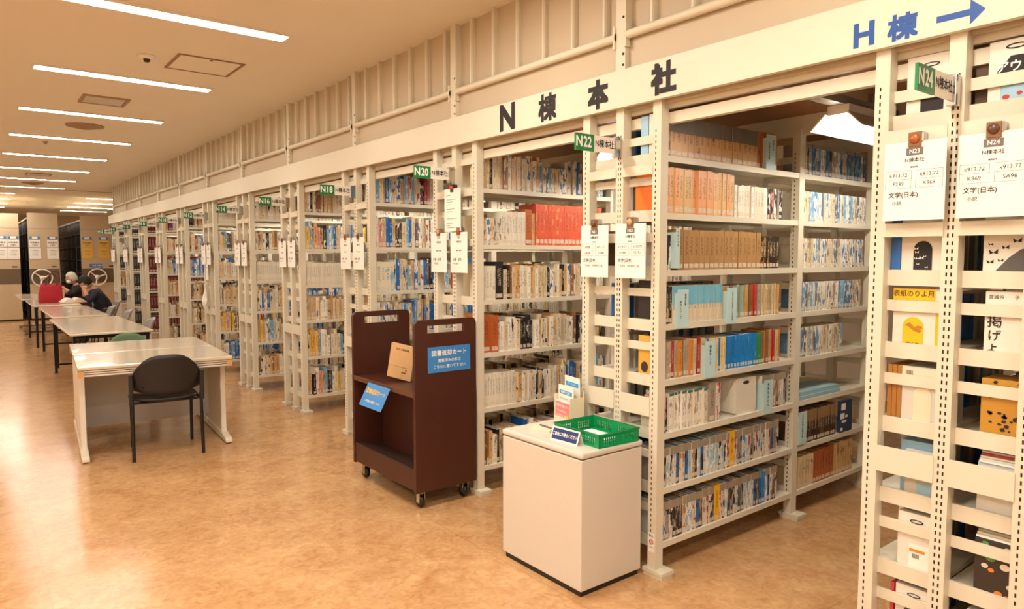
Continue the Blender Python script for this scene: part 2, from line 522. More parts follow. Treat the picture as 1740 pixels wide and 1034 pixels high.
for i, y in enumerate((0.5, -1.35, -3.2)):
    troffer(-2.02, -0.73, y, 'ceiling light strip %s behind the photographed part of the aisle' % ('just', 'further', 'furthest')[i], 'ceiling light strips over the aisle', LAMP_BOOST)  # row continued out of view, emission boosted for the near end
for i in range(11):
    troffer(-4.6, -3.31, -3.2 + i * 1.85, 'added unseen ceiling light strip by the left wall, %s from the front wall' % ordinal(i + 1), 'added ceiling light strips by the left wall', LAMP_BOOST if i < 3 else None)  # row added out of view for its light, first strips boosted
for i, y in enumerate((17.7, 19.65, 21.6, 23.5)):
    troffer(-0.1, 1.19, y, '%s ceiling light strip beyond the right-hand wheeled shelving cabinet' % ordinal(i + 1), 'far ceiling light strips on the right', LAMP_FAR)
for i, y in enumerate((17.2, 19.1, 20.95, 22.8)):
    troffer(-2.81, -1.52, y, '%s ceiling light strip above the far left shelving cabinet' % ordinal(i + 1), 'far ceiling light strips on the left', LAMP_FAR)

t = empty('access_hatch', (-0.98, 3.39, ZC), 'square ceiling access hatch with dark framed edge', 'hatch')
mb = MB()
for a in ((-0.235, 0.235, -0.235, -0.215), (-0.235, 0.235, 0.215, 0.235), (-0.235, -0.215, -0.215, 0.215), (0.215, 0.235, -0.215, 0.215)):
    mb.box(*a, -0.006, 0)
mb.build('frame', mat('brown_hatch_frame', (150, 112, 78), 0.5), t)
MB().box(-0.212, 0.212, -0.212, 0.212, -0.004, 0).build('door', CEIL, t)
MB().lathe([(0.012, -0.008), (0.012, -0.004)], (0.0, -0.19, 0), 10).build('latch', METAL_D, t)

t = empty('smoke_detector', (-1.384, 3.363, ZC), 'small round smoke detector beside the ceiling access hatch', 'detector')
MB().lathe([(0.06, 0.0), (0.06, -0.012), (0.045, -0.022), (0.03, -0.026)], n=20).build('base', WHITE_P, t)
MB().lathe([(0.024, -0.024), (0.02, -0.045), (0.006, -0.05)], n=14).build('sensor', METAL_D, t)
t = empty('smoke_detector', (-1.62, 8.35, ZC), 'tiny ceiling sensor beside the fourth light strip', 'detector')
MB().lathe([(0.03, 0.0), (0.03, -0.010), (0.014, -0.022), (0.01, -0.035)], n=16).build('base', mat('vent_frame', (176, 140, 104), 0.5), t)

def air_vent(x, y, label, s=1.0):
    t = empty('air_vent', (x, y, ZC), label, 'vent', 'square ceiling air vents')
    mb = MB()
    for a in ((-0.19, 0.19, -0.19, -0.165), (-0.19, 0.19, 0.165, 0.19), (-0.19, -0.165, -0.165, 0.165), (0.165, 0.19, -0.165, 0.165)):
        mb.box(*a, -0.014, 0)
    mb.build('frame', mat('vent_frame', (176, 140, 104), 0.5), t)
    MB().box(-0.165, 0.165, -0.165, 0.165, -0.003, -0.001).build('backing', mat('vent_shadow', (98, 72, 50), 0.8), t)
    for i in range(7):
        a = -0.14 + i * 0.0467
        MB().box(-0.16, 0.16, a - 0.006, a + 0.012, -0.012, -0.006).build('louvre', WHITE_P, t)
air_vent(-1.4, 5.21, 'square louvred ceiling air vent between second and third light strips')
air_vent(-1.4, 12.6, 'far louvred ceiling air vent between sixth and seventh light strips')
def round_diffuser(x, y, label):
    t = empty('round_diffuser', (x, y, ZC), label, 'vent', 'round ceiling diffusers')
    MB().lathe([(0.19, 0), (0.185, -0.012), (0.14, -0.02), (0.135, -0.012), (0.10, -0.03), (0.095, -0.018), (0.05, -0.04), (0.02, -0.045)], n=28).build('cone_rings', mat('diffuser_metal', (168, 134, 100), 0.5), t)
round_diffuser(-1.37, 6.79, 'round ceiling diffuser between third and fourth light strips')
round_diffuser(-1.37, 14.4, 'far round ceiling diffuser between seventh and eighth light strips')

# ------------------------------------------------------------------ bookcases
SH8 = [0.125, 0.385, 0.645, 0.897, 1.158, 1.408, 1.670, 1.930]
SH6 = [0.145, 0.517, 0.866, 1.20, 1.545, 1.892]
TS = 0.028
def levels(k): return SH8 if k <= 0 else SH6
POST_ME = MB().box(0, 0.052, -WP / 2, WP / 2, 0.03, 2.2).mesh('post'); POST_ME.materials.append(STEEL)
FOOT_ME = MB().box(-0.012, 0.075, -0.075, 0.045, 0.018, 0.034).box(-0.008, 0.07, -0.07, 0.04, 0.0, 0.016).mesh('foot_plate'); FOOT_ME.materials.append(STEEL)
def slot_mesh(offs):
    mb = MB()
    for oy in offs:
        z = 0.16
        while z < 2.08:
            mb.box(-0.0006, 0.0004, oy - 0.0024, oy + 0.0024, z, z + 0.0125)
            z += 0.025
    me = mb.mesh('slots'); me.materials.append(SLOT)
    return me
SLOT1, SLOT2 = slot_mesh((0.006,)), slot_mesh((-0.007, 0.007))
SHELF_ME = {}
def shelf_mesh(length, side):
    key = (round(length, 3), side)
    if key not in SHELF_ME:
        y0, y1 = (-D - 0.022, -0.012) if side < 0 else (0.012, D + 0.022)
        lip = y0 if side < 0 else y1
        s = -side
        mb = MB().box(0, length, y0, y1, TS - 0.006, TS)
        mb.box(0, length, min(lip, lip + s * 0.012), max(lip, lip + s * 0.012), 0, TS - 0.006)
        back = y1 if side < 0 else y0
        mb.box(0, length, min(back, back - s * 0.01), max(back, back - s * 0.01), 0.004, TS - 0.006)
        me = mb.mesh('shelf'); me.materials.append(STEEL)
        SHELF_ME[key] = me
    return SHELF_ME[key]
yi = D - WP / 2
PLATE_ME = MB().box(0.036, 0.046, -yi, -WP / 2, -0.008, 0.046).mesh('shelf_bracket'); PLATE_ME.materials.append(STEEL)
SLAT_ME = MB().box(0.038, 0.045, -yi, -WP / 2, 0.0, 0.038).mesh('end_slat'); SLAT_ME.materials.append(STEEL)
BAR_ME = MB().box(-0.005, 0.006, -yi - 0.003, -WP / 2 + 0.003, 0.0, 0.088).mesh('cross_bar'); BAR_ME.materials.append(STEEL)
BAR2_ME = MB().box(-0.005, -0.0005, -yi - 0.004, -WP / 2 + 0.004, 0.0, 0.045).mesh('sheet_bar'); BAR2_ME.materials.append(STEEL)
def place(name, me, parent, x=0.0, y=0.0, z=0.0):
    return obj(name, me, None, parent, loc=(x, y, z))
CASES = {}
for k in KS:
    ym = k * P
    where = {-1: 'tall cream steel bookcase at the right edge with slotted posts, sign N24',
             0: 'cream steel bookcase behind the low white cabinet, sign N22',
             1: 'cream steel bookcase behind the brown book cart, sign N20'}.get(k, 'cream steel double-sided bookcase carrying the sign N%d' % NUM[k])
    t = empty('bookcase', (0, ym, 0), where, 'bookcase', 'row of cream steel bookcases')
    CASES[k] = t
    lv = levels(k)
    rows = [0.0, LB, L2]
    for ri, rx in enumerate(rows):
        for pi, py in enumerate((-D, 0.0, D)):
            p = place('post', POST_ME, t, rx, py)
            if (ri == 0 and k <= 2) or (ri == 1 and k == 0 and pi == 0):
                tag(place('slots', SLOT2 if py == 0 else SLOT1, p), kind='stuff')
            f = place('foot_plate', FOOT_ME, t, rx, py)
            if py > 0: f.scale = (1, -1, 1)
            if py == 0: f.scale = (1, 0.7, 1)
    for side in (-1, 1):
        for (a, b) in ((0.052, LB), (LB + 0.052, L2)):
            for z in lv:
                place('shelf', shelf_mesh(b - a, side), t, a, 0, z)
        for ri, rx in enumerate(rows[:2] if k > 0 else rows):
            for i, z in enumerate(lv):
                zz = [z]
                o = place('shelf_bracket', PLATE_ME, t, rx, 0, z)
                o.scale = (1, -side, 1)
                zn = lv[i + 1] if i + 1 < len(lv) else 2.19
                if not (ri == 0 and abs((z + zn) / 2 - 0.80) < 0.05):
                    o = place('end_slat', SLAT_ME, t, rx, 0, z + (0.09 if zn == 2.19 and k <= 0 else (zn - z) * 0.617))
                    o.scale = (1, -side, 1)
        o = place('cross_bar', BAR_ME, t, 0, 0, 0.755); o.scale = (1, -side, 1)
        for zb in (1.875, 1.565):
            o = place('sheet_bar', BAR2_ME, t, 0, 0, zb); o.scale = (1, -side, 1)

# white no-smoking style sticker on the near post of N22
t = empty('warning_sticker', (-0.001, -D, 0.16), 'small white sticker with red ring low on the post beside the white cabinet', 'sticker')
M = plane_matrix((0, 0, 0), (0, -1, 0), (0, 0, 1))
MB().box(-0.001, 0.0006, -0.018, 0.018, -0.045, 0.045).build('backing', PAPER, t)
mb = MB(); mb.torus((-0.0012, 0, 0.004), 0.011, 0.0018, 16, 6, 'x')
mb.box(-0.0018, -0.0006, -0.0015, 0.0015, -0.007, 0.015)
mb.build('ring', mat('red_print', (196, 60, 50), 0.6), t)
lettering([('禁止', 0, 0.032, 0.014, 0.0003, 'CENTER'), ('この部分に', 0, -0.022, 0.006, 0.0001, 'CENTER')], plane_matrix((-0.001, 0, 0), (0, -1, 0), (0, 0, 1)), INK_G, t)

# batten lamps hung between the bookcases
TUBE = mat('lit_tube', (255, 250, 240), 0.5, emit=BATTEN_POWER)
REFL = mat('white_reflector', (250, 246, 238), 0.4)
for k in range(-2, 10):
    yy = (k + 0.5) * P
    nm = 'N%d and N%d' % (NUM.get(k, 26), NUM.get(k + 1, 0))
    t = empty('batten_lamp', (0.66, yy, 2.075), 'white batten lamp hanging in the stack aisle between %s' % nm, 'lamp', 'batten lamps between the bookcases')
    Lb = 1.25
    MB().box(0, Lb, -0.05, 0.05, 0.066, 0.108).build('housing', WHITE_P, t)
    for s in (-1, 1):
        pts = [(s * 0.05, 0.066), (s * 0.118, 0.0), (s * 0.122, 0.003), (s * 0.054, 0.072)]
        if s < 0: pts = pts[::-1]
        MB().prism(pts, -0.02, Lb + 0.02, 'x').build('reflector', REFL, t)
    MB().tube([(0.01, 0, 0.045), (Lb - 0.01, 0, 0.045)], 0.018, 6, False).build('tube', TUBE, t)
    MB().box(-0.55, 1.37, -0.03, 0.03, 0.108, 0.145).build('channel', GREYM, t)
    MB().box(0.3, 0.33, -0.01, 0.01, 0.145, 0.2).box(1.0, 1.03, -0.01, 0.01, 0.145, 0.2).build('hanger', GREYM, t)

# ------------------------------------------------------------------ aisle number signs
for k in KS:
    n = NUM[k]
    t = empty('aisle_sign', (0, k * P, 2.02), 'projecting green and white aisle sign reading N%d' % n, 'sign', 'green and white aisle number signs')
    MB().box(-0.042, -0.002, -0.014, 0.014, -0.052, 0.044).build('bracket', CHROME, t, bevel=0.002)
    MB().box(-0.175, -0.040, -0.004, 0.004, -0.037, 0.037).build('name_panel', WHITE_P, t)
    MB().box(-0.292, -0.175, -0.0045, 0.0045, -0.038, 0.038).build('number_panel', GREEN_P, t)
    M = plane_matrix((0, -0.0046, 0), (1, 0, 0), (0, 0, 1))
    lettering([('N', -0.270, 0, 0.066, 0.0022, 'CENTER', 0.85), (str(n), -0.218, 0, 0.066, 0.0022, 'CENTER', 0.80 if n > 9 else 0.9)], M, WHITE_INK, t, 'number_lettering')
    M = plane_matrix((0, -0.0041, 0), (1, 0, 0), (0, 0, 1))
    lettering([('N棟本社', -0.107, 0, 0.040, 0.0007, 'CENTER', 0.82)], M, INK, t, 'name_lettering')

# ------------------------------------------------------------------ category sheets clipped to the bookcase ends
CLIPS = [mat('orange_clip_button', (176, 92, 40), 0.3), mat('brown_clip_button', (96, 62, 44), 0.3), mat('tan_clip_button', (206, 164, 120), 0.25)]
CLIPB = mat('brown_clip_plate', (142, 102, 68), 0.35, 0.3)
TEXTS = {23: ('k913.72', 'F239', 'k913.72', 'K969', '小説'), 24: ('k913.72', 'K969', 'k913.72', 'SA96', '小説'),
         21: ('k908', 'SA58', 'k913.71', 'D144', '文学史・作家研究 小説'), 22: ('k913.71', 'D144', 'k913.72', 'F239-1', '文学史・作家研究 小説')}
def sheet(k, half, detail):
    n = NUM[k] - (1 if half > 0 else 0)
    yc = k * P + (0.118 if half > 0 else -0.118) + (0.012 if k < 2 else 0)
    if k == -1: yc = k * P + (0.101 if half > 0 else -0.120)
    x = -0.035
    t = empty('category_sheet', (x, yc, 1.525), 'white category sheet clipped on the %s half of the bookcase end, numbered N%d' % ('left' if half > 0 else 'right', n), 'notice', 'category sheets on the bookcase ends')
    if k == -1: t.location.z = 1.745
    w, h = 0.094, 0.127
    MB().box(-0.0015, 0.0, -w, w, -h, h).build('page', PAPER, t)
    cx = 0.0
    MB().box(-0.007, 0.024, cx - 0.020, cx + 0.020, h - 0.018, h + 0.030).build('clip', CLIPB, t, bevel=0.002)
    MB().lathe([(0.014, -0.013), (0.016, -0.009), (0.016, -0.007)], (0, cx, h + 0.008), 14, 'x').build('clip_button', CLIPS[(k + half) % 3], t)
    MB().box(-0.004, 0.026, cx - 0.026, cx - 0.020, h - 0.002, h + 0.028).build('clip_spring', CHROME, t)
    M = plane_matrix((-0.0015, 0, 0), (0, -1, 0), (0, 0, 1))
    if detail:
        a, b, c, d, e = TEXTS.get(n, ('k9%02d' % (n * 3), 'A%d' % (n * 7), 'k91%d' % (n % 9), 'D%d' % (n * 6), '小説'))
        MB().box(-0.0023, -0.0015, -0.026, 0.026, h - 0.044, h - 0.020).build('number_box', INK_G, t)
        lettering([('N%d' % n, 0, h - 0.032, 0.019, 0.0004, 'CENTER')], plane_matrix((-0.0023, 0, 0), (0, -1, 0), (0, 0, 1)), WHITE_INK, t, 'number_lettering')
        lettering([('N棟本社', 0, h - 0.060, 0.016, 0.0001, 'CENTER'), ('請求記号', 0, h - 0.082, 0.006, 0.0001, 'CENTER'),
                   (a, -0.048, 0.020, 0.0175, 0, 'CENTER'), (b, -0.048, -0.008, 0.0175, 0, 'CENTER'), (c, 0.046, 0.020, 0.0175, 0, 'CENTER'), (d, 0.046, -0.008, 0.0175, 0, 'CENTER'),
                   ('文学(日本)', -0.078, -0.045, 0.020, 0.0003, 'LEFT'), (e, -0.066, -0.071, 0.012 if len(e) > 3 else 0.015, 0, 'LEFT')], M, INK, t)
        mb = MB()
        for bx in (-0.048, 0.046):
            for zz in (0.035, 0.0075, -0.022):
                mb.box(-0.0020, -0.0015, -bx - 0.040, -bx + 0.040, zz - 0.0004, zz + 0.0004)
            for s in (-0.040, 0.040):
                mb.box(-0.0020, -0.0015, -bx + s - 0.0004, -bx + s + 0.0004, -0.022, 0.035)
        mb.build('table_lines', INK_G, t)
    else:
        lettering([('N%d' % n, 0, h - 0.032, 0.019, 0.0004, 'CENTER'), ('N棟本社', 0, h - 0.060, 0.016, 0.0002, 'CENTER'), ('■■■  ■■■', 0, 0.012, 0.010, 0, 'CENTER'),
                   ('分類・記号', -0.07, -0.045, 0.020, 0.0003, 'LEFT'), ('一般 総記', -0.066, -0.071, 0.015, 0, 'LEFT')], M, INK_G, t)
for k in KS:
    for half in (1, -1):
        sheet(k, half, k <= 0)
t = empty('list_sheet', (-0.04, P - 0.045, 1.793), 'white typed list sheet hanging between the posts below the N20 sign', 'notice')
MB().box(-0.0015, 0.0, -0.092, 0.092, -0.134, 0.134).build('page', PAPER, t)
MB().box(-0.007, 0.03, -0.012, 0.02, 0.112, 0.16).build('clip', METAL_D, t, bevel=0.002)
MB().lathe([(0.013, -0.014), (0.015, -0.008), (0.015, -0.006)], (0, 0.004, 0.138), 14, 'x').build('clip_button', mat('red_clip_button', (190, 70, 48), 0.3), t)
mb = MB()
for i, (z, a, b) in enumerate(((0.09, 0.02, 0.07), (0.065, -0.03, 0.07), (0.05, 0.0, 0.07), (0.034, 0.02, 0.07), (0.005, -0.02, 0.07), (-0.012, 0.0, 0.07), (-0.055, -0.05, 0.07), (-0.085, 0.0, 0.07), (-0.1, 0.03, 0.07), (-0.112, -0.03, 0.06))):
    mb.box(-0.002, -0.0015, a, b, z, z + 0.003)
mb.build('print_lines', INK_G, t)
# bits hanging at the farther cases
t = empty('list_sheet', (-0.03, 5 * P + 0.0, 1.30), 'narrow white slip hanging under the sheets at bookcase N12', 'notice')
MB().box(-0.0015, 0, -0.05, 0.05, -0.10, 0.10).build('page', PAPER, t)
lettering([('お知らせ', 0, 0.06, 0.02, 0, 'CENTER'), ('返却', 0, 0.0, 0.02, 0, 'CENTER')], plane_matrix((-0.0015, 0, 0), (0, -1, 0), (0, 0, 1)), INK_G, t)
t = empty('hanging_bag', (-0.05, 5 * P + 0.02, 0.82), 'crumpled white plastic bag hanging from bookcase N12', 'bag')
mb = MB()
r2 = random.Random(3)
prof = [(0.012, 0.26), (0.03, 0.22), (0.05, 0.16), (0.075, 0.10), (0.06, 0.05), (0.035, 0.0)]
nseg = 12; vs = []
for (r, z) in prof:
    for i in range(nseg):
        a = 2 * math.pi * i / nseg
        rr = r * (0.75 + 0.5 * r2.random())
        vs.append((rr * math.cos(a) * 0.5, rr * math.sin(a) + (0.26 - z) * 0.1, z + 0.01 * r2.random()))
fs = [(i * nseg + j, i * nseg + (j + 1) % nseg, (i + 1) * nseg + (j + 1) % nseg, (i + 1) * nseg + j) for i in range(len(prof) - 1) for j in range(nseg)]
fs = [tuple(reversed(q)) for q in fs] + [tuple(range((len(prof) - 1) * nseg, len(prof) * nseg))[::-1]]
mb.add(vs, fs)
mb.build('bag_body', PAPER, t)
MB().tube([(0, 0, 0.25), (-0.01, 0.012, 0.31), (0.03, 0.0, 0.34)], 0.004, 6).build('handle', PAPER, t)
for k, c, nmx in ((8, 'blue', 'N6'), (9, 'blue', 'N4'), (10, 'blue', 'N2')):
    t = empty('call_tag', (-0.03, k * P - 0.02, 1.74), 'small round blue tag above the sheets at bookcase %s' % nmx, 'tag', 'blue tags on the far bookcases')
    MB().lathe([(0.045, -0.002), (0.05, 0.0), (0.045, 0.002)], n=16, axis='x').build('disc', BLUE_C, t)
    MB().box(-0.004, -0.002, -0.02, 0.02, -0.012, 0.012).build('print', WHITE_INK, t)
t = empty('star_tag', (-0.03, 9 * P - 0.05, 1.14), 'orange star-shaped tag hanging at bookcase N4', 'tag')
pts = []
for i in range(10):
    a = math.pi / 2 + i * math.pi / 5
    r = 0.07 if i % 2 == 0 else 0.035
    pts.append((r * math.cos(a), r * math.sin(a)))
MB().prism(pts, -0.003, 0.003, 'x').build('star', mat('orange_card', (236, 160, 40), 0.6), t)
MB().tube([(0, 0, 0.06), (0, 0, 0.13)], 0.002, 5).build('string', INK_G, t)

# ------------------------------------------------------------------ books
W_ = (246, 238, 224); CR = (226, 206, 172); TAN = (216, 170, 112); PEACH = (232, 186, 130); BLU = (46, 112, 186); LBL = (130, 180, 214); NAV = (38, 54, 98)
BLK = (40, 36, 36); RED = (188, 50, 44); MAR = (104, 30, 32); YEL = (240, 192, 56); GRN = (44, 140, 96); GRY = (150, 138, 124); ORG = (220, 128, 56); BRN = (120, 76, 44); DBR = (70, 44, 28); PNK = (222, 150, 146); SLV = (176, 170, 160)
def cset(*a): return a
# kind: colour choices (word, base, print), thickness, height, depth, top band, band colour, art amount, noun
KIND = {
 'film_tan': ([('tan', (218, 168, 108), BRN)], (0.043, 0.045), (0.183, 0.187), 0.17, 0.40, (118, 112, 106), 0.30, 'film-wrapped volume'),
 'brown_thin': ([('brown', BRN, DBR)], (0.018, 0.022), (0.18, 0.19), 0.15, 0.0, GRY, 0.3, 'book'),
 'tan_tall': ([('tan', (204, 150, 92), BRN), ('rust', (190, 118, 66), BRN)], (0.022, 0.032), (0.19, 0.20), 0.15, 0, GRY, 0.35, 'book'),
 'peach': ([('peach', PEACH, (206, 146, 90)), ('pale tan', (228, 188, 132), TAN), ('orange-tinted', (236, 170, 118), TAN)], (0.031, 0.036), (0.208, 0.214), 0.16, 0, GRY, 0.33, 'clothbound volume'),
 'white_small': ([('white', W_, (206, 190, 160)), ('cream', (234, 220, 194), CR)], (0.024, 0.031), (0.158, 0.166), 0.13, 0, GRY, 0.38, 'paperback'),
 'mottle_dark': ([('black and white', W_, BLK), ('grey and black', GRY, BLK), ('pink and black', PNK, BLK)], (0.018, 0.026), (0.158, 0.168), 0.13, 0, GRY, 0.55, 'paperback'),
 'brown_slip': ([('brown', (176, 134, 84), (204, 168, 118))], (0.039, 0.041), (0.188, 0.192), 0.16, 0, GRY, 0.32, 'slipcased volume'),
 'black_gilt': ([('black', (52, 38, 30), (176, 130, 70))], (0.028, 0.031), (0.168, 0.172), 0.15, 0, GRY, 0.45, 'gilt-lettered volume'),
 'black_small': ([('black', BLK, (196, 160, 116))], (0.022, 0.028), (0.168, 0.174), 0.13, 0, GRY, 0.42, 'paperback'),
 'cyan_top': ([('blue-topped cream', (230, 212, 180), (214, 190, 150))], (0.020, 0.026), (0.174, 0.176), 0.14, 0.52, (120, 190, 216), 0.28, 'paperback'),
 'thin_mix': ([('beige', (216, 192, 150), TAN), ('red', (190, 64, 50), TAN), ('grey', (170, 164, 150), W_), ('ochre', (212, 158, 80), W_), ('brown', (140, 96, 62), TAN), ('pale green', (160, 178, 156), W_)], (0.018, 0.026), (0.160, 0.168), 0.13, 0, GRY, 0.28, 'paperback'),
 'beige_mix': ([('beige', (216, 194, 156), TAN), ('grey-beige', (186, 168, 140), W_), ('brown', (150, 104, 62), W_), ('red', (184, 44, 40), W_), ('orange', (222, 138, 60), W_)], (0.018, 0.026), (0.172, 0.178), 0.13, 0, GRY, 0.3, 'paperback'),
 'yellow': ([('yellow', YEL, (246, 214, 120)), ('yellow and cream', (236, 208, 140), YEL), ('blue', (30, 130, 206), LBL)], (0.018, 0.024), (0.166, 0.170), 0.13, 0, GRY, 0.32, 'paperback'),
 'azure': ([('bright blue', (24, 136, 216), (80, 170, 226))], (0.022, 0.027), (0.168, 0.172), 0.13, 0, GRY, 0.34, 'paperback'),
 'green': ([('green', GRN, (120, 180, 150))], (0.024, 0.028), (0.165, 0.17), 0.13, 0, GRY, 0.34, 'paperback'),
 'white_cap': ([('white green-capped', (234, 222, 198), (198, 176, 142)), ('white', W_, (190, 170, 140))], (0.022, 0.026), (0.176, 0.184), 0.14, 0.07, (44, 116, 110), 0.40, 'paperback'),
 'grey_box': ([('grey', (168, 152, 132), (230, 110, 90))], (0.052, 0.055), (0.196, 0.2), 0.17, 0, GRY, 0.2, 'box-bound volume'),
 'manga': ([('white and blue', (222, 218, 210), (90, 146, 196)), ('white and black', (226, 216, 200), BLK), ('pale blue', (176, 204, 214), W_), ('cream', (228, 212, 184), (190, 140, 100)), ('white', (234, 226, 212), LBL), ('black', (58, 52, 50), (150, 130, 110)), ('blue and black', (48, 110, 172), BLK), ('grey', (160, 150, 140), BLK), ('white and red', (226, 210, 196), (170, 70, 60))], (0.021, 0.027), (0.182, 0.186), 0.15, 0.20, (160, 142, 118), 0.46, 'sleeved comic volume'),
 'silver': ([('silver and white', SLV, W_), ('grey and black', (140, 134, 128), BLK), ('white', (220, 212, 200), GRY), ('blue', (40, 104, 176), LBL)], (0.028, 0.036), (0.172, 0.178), 0.14, 0.12, (150, 142, 132), 0.48, 'paperback'),
 'mottle': ([('white and blue', W_, (86, 140, 190)), ('cream', CR, (176, 140, 100)), ('white and grey', W_, (110, 100, 96)), ('pale blue', LBL, W_), ('blue-grey', (96, 120, 150), W_), ('white', (236, 226, 208), GRY), ('cream', (226, 210, 180), GRY)], (0.022, 0.030), (0.166, 0.174), 0.13, 0, GRY, 0.45, 'paperback'),
 'dark_slip': ([('dark brown', (92, 66, 44), (52, 34, 24))], (0.030, 0.033), (0.19, 0.194), 0.16, 0.35, (150, 116, 80), 0.5, 'slipcased volume'),
 'cream_set': ([('cream', (226, 200, 156), BRN)], (0.031, 0.034), (0.185, 0.19), 0.16, 0, GRY, 0.36, 'clothbound volume'),
 'rust_set': ([('rust red', (176, 92, 50), (150, 70, 38))], (0.032, 0.036), (0.19, 0.194), 0.18, 0, GRY, 0.36, 'clothbound volume'),
 'tan_set': ([('tan', (206, 172, 116), (160, 118, 66))], (0.032, 0.036), (0.198, 0.204), 0.18, 0, GRY, 0.42, 'clothbound volume'),
 'red_set': ([('coral red', (214, 92, 64), (228, 140, 90))], (0.034, 0.037), (0.268, 0.272), 0.18, 0, GRY, 0.40, 'clothbound yearbook'),
 'white_set': ([('white', (236, 226, 206), (198, 180, 150))], (0.020, 0.025), (0.21, 0.215), 0.15, 0, GRY, 0.34, 'matching volume'),
 'black_thick': ([('black', (34, 31, 31), (80, 74, 70))], (0.06, 0.07), (0.238, 0.244), 0.19, 0, GRY, 0.25, 'thick binder'),
 'cream_mix': ([('cream', (230, 210, 174), BRN), ('white', W_, BLK), ('tan', TAN, BRN), ('white and blue', W_, BLU), ('beige', (214, 190, 150), (150, 110, 70)), ('black', BLK, W_), ('brown', (150, 104, 66), CR), ('light tan', (222, 184, 132), CR), ('white', (238, 228, 208), (170, 150, 120)), ('cream', CR, (200, 160, 110)), ('white', (236, 226, 206), LBL)], (0.018, 0.036), (0.185, 0.225), 0.15, 0, GRY, 0.38, 'book'),
 'blue_mix': ([('blue', BLU, W_), ('white and blue', W_, BLU), ('pale blue', LBL, W_), ('cream', CR, BLU), ('white', (238, 228, 208), BLU), ('cream', (230, 210, 174), BRN), ('blue', (30, 96, 176), LBL), ('tan', TAN, W_)], (0.02, 0.034), (0.2, 0.26), 0.15, 0, GRY, 0.42, 'book'),
 'color_mix': ([('red', (178, 52, 52), W_), ('white', W_, BLU), ('blue', BLU, W_), ('cream', CR, BRN), ('cream', (230, 210, 174), TAN), ('white', (236, 224, 200), CR), ('tan', (210, 176, 128), CR), ('pale blue', LBL, W_), ('yellow', YEL, CR), ('tan', TAN, BRN), ('dark grey', (84, 80, 78), W_), ('pink', PNK, W_), ('white', (238, 228, 208), RED), ('black', BLK, W_)], (0.018, 0.036), (0.19, 0.265), 0.16, 0, GRY, 0.4, 'book'),
 'lblue_set': ([('white blue-panelled', (230, 220, 196), (140, 190, 216))], (0.036, 0.04), (0.228, 0.232), 0.16, 0, GRY, 0.42, 'matching volume'),
 'maroon': ([('maroon', MAR, (150, 90, 60))], (0.045, 0.05), (0.27, 0.275), 0.18, 0, GRY, 0.3, 'bound journal'),
 'slate': ([('dark slate', (54, 54, 56), (110, 100, 84))], (0.045, 0.05), (0.27, 0.275), 0.18, 0, GRY, 0.3, 'bound journal'),
 'redwhite': ([('red and white', (228, 220, 206), (180, 50, 44))], (0.018, 0.02), (0.19, 0.192), 0.15, 0, GRY, 0.5, 'booklet'),
 'yellow_one': ([('bright yellow', (246, 186, 20), (210, 140, 20))], (0.026, 0.027), (0.186, 0.187), 0.15, 0, GRY, 0.3, 'comic volume'),
 'orange_thick': ([('orange-brown', (186, 96, 44), DBR), ('light tan', (228, 180, 122), BRN)], (0.052, 0.06), (0.232, 0.236), 0.19, 0, GRY, 0.3, 'thick slipcased volume'),
}
ROWS = []   # (case, side, bay, tier from top, segments)
N22 = {
 1: [(0.085, 'brown_thin'), (0.80, 'film_tan'), (0.965, 'tan_tall')],
 2: [(0.60, 'peach'), (0.88, 'white_small'), (1.05, 'mottle_dark')],
 3: [(0.11, 'mottle_dark'), (0.15, None), (0.84, 'brown_slip'), (1.02, 'black_gilt')],
 4: [(0.125, 'black_small'), (0.515, 'cyan_top'), (1.03, 'thin_mix')],
 5: [(0.37, 'beige_mix'), (0.64, 'yellow'), (0.80, 'azure'), (0.875, 'green'), (1.04, 'beige_mix')],
 6: [(0.105, 'mottle_dark'), (0.42, 'white_cap'), (0.475, 'grey_box'), (0.50, 'redwhite'), (0.87, None), (1.10, 'manga')],
 7: [(0.60, 'manga'), (0.63, 'yellow_one'), (1.06, 'manga')],
 8: [(0.48, 'manga'), (0.51, 'yellow_one'), (0.90, 'manga'), (0.925, 'azure'), (1.05, 'manga')],
}
N22B = {1: [(1.96, 'silver')], 2: [(1.98, 'mottle')], 3: [(1.96, 'mottle')], 4: [(1.96, 'mottle')], 5: [(1.72, 'mottle')], 6: [], 7: [(1.70, 'dark_slip')], 8: [(1.43, 'cream_set'), (1.68, 'rust_set'), (1.93, 'tan_set')]}
N20 = {
 1: [(0.40, 'cream_mix'), (0.56, 'blue_mix'), (0.75, 'mottle'), (1.12, 'blue_mix')],
 2: [(0.20, 'mottle'), (0.40, 'white_set'), (0.455, 'orange_thick'), (0.50, 'peach'), (1.10, 'red_set')],
 3: [(0.155, 'white_set'), (0.225, 'black_thick'), (0.45, 'cream_mix'), (1.12, 'cream_mix')],
 4: [(0.18, 'orange_thick'), (1.12, 'cream_mix')],
 5: [(0.32, 'white_set'), (0.66, 'cream_mix'), (1.12, 'blue_mix')],
 6: [(0.40, 'cream_mix'), (0.52, 'blue_mix'), (1.12, 'cream_mix')],
}
N18 = {
 1: [(0.16, 'color_mix'), (0.35, 'blue_mix'), (1.12, 'color_mix')],
 2: [(0.6, 'color_mix'), (1.12, 'blue_mix')],
 3: [(0.24, 'lblue_set'), (0.45, 'blue_mix'), (1.12, 'color_mix')],
 4: [(1.12, 'blue_mix')], 5: [(1.12, 'color_mix')], 6: [(1.12, 'color_mix')],
}
for i in N22: ROWS.append((0, -1, 0, i, N22[i]))
for i in N22B: ROWS.append((0, -1, 1, i, N22B[i]))
for i in N20: ROWS.append((1, -1, 0, i, N20[i]))
for i in N18: ROWS.append((2, -1, 0, i, N18[i]))
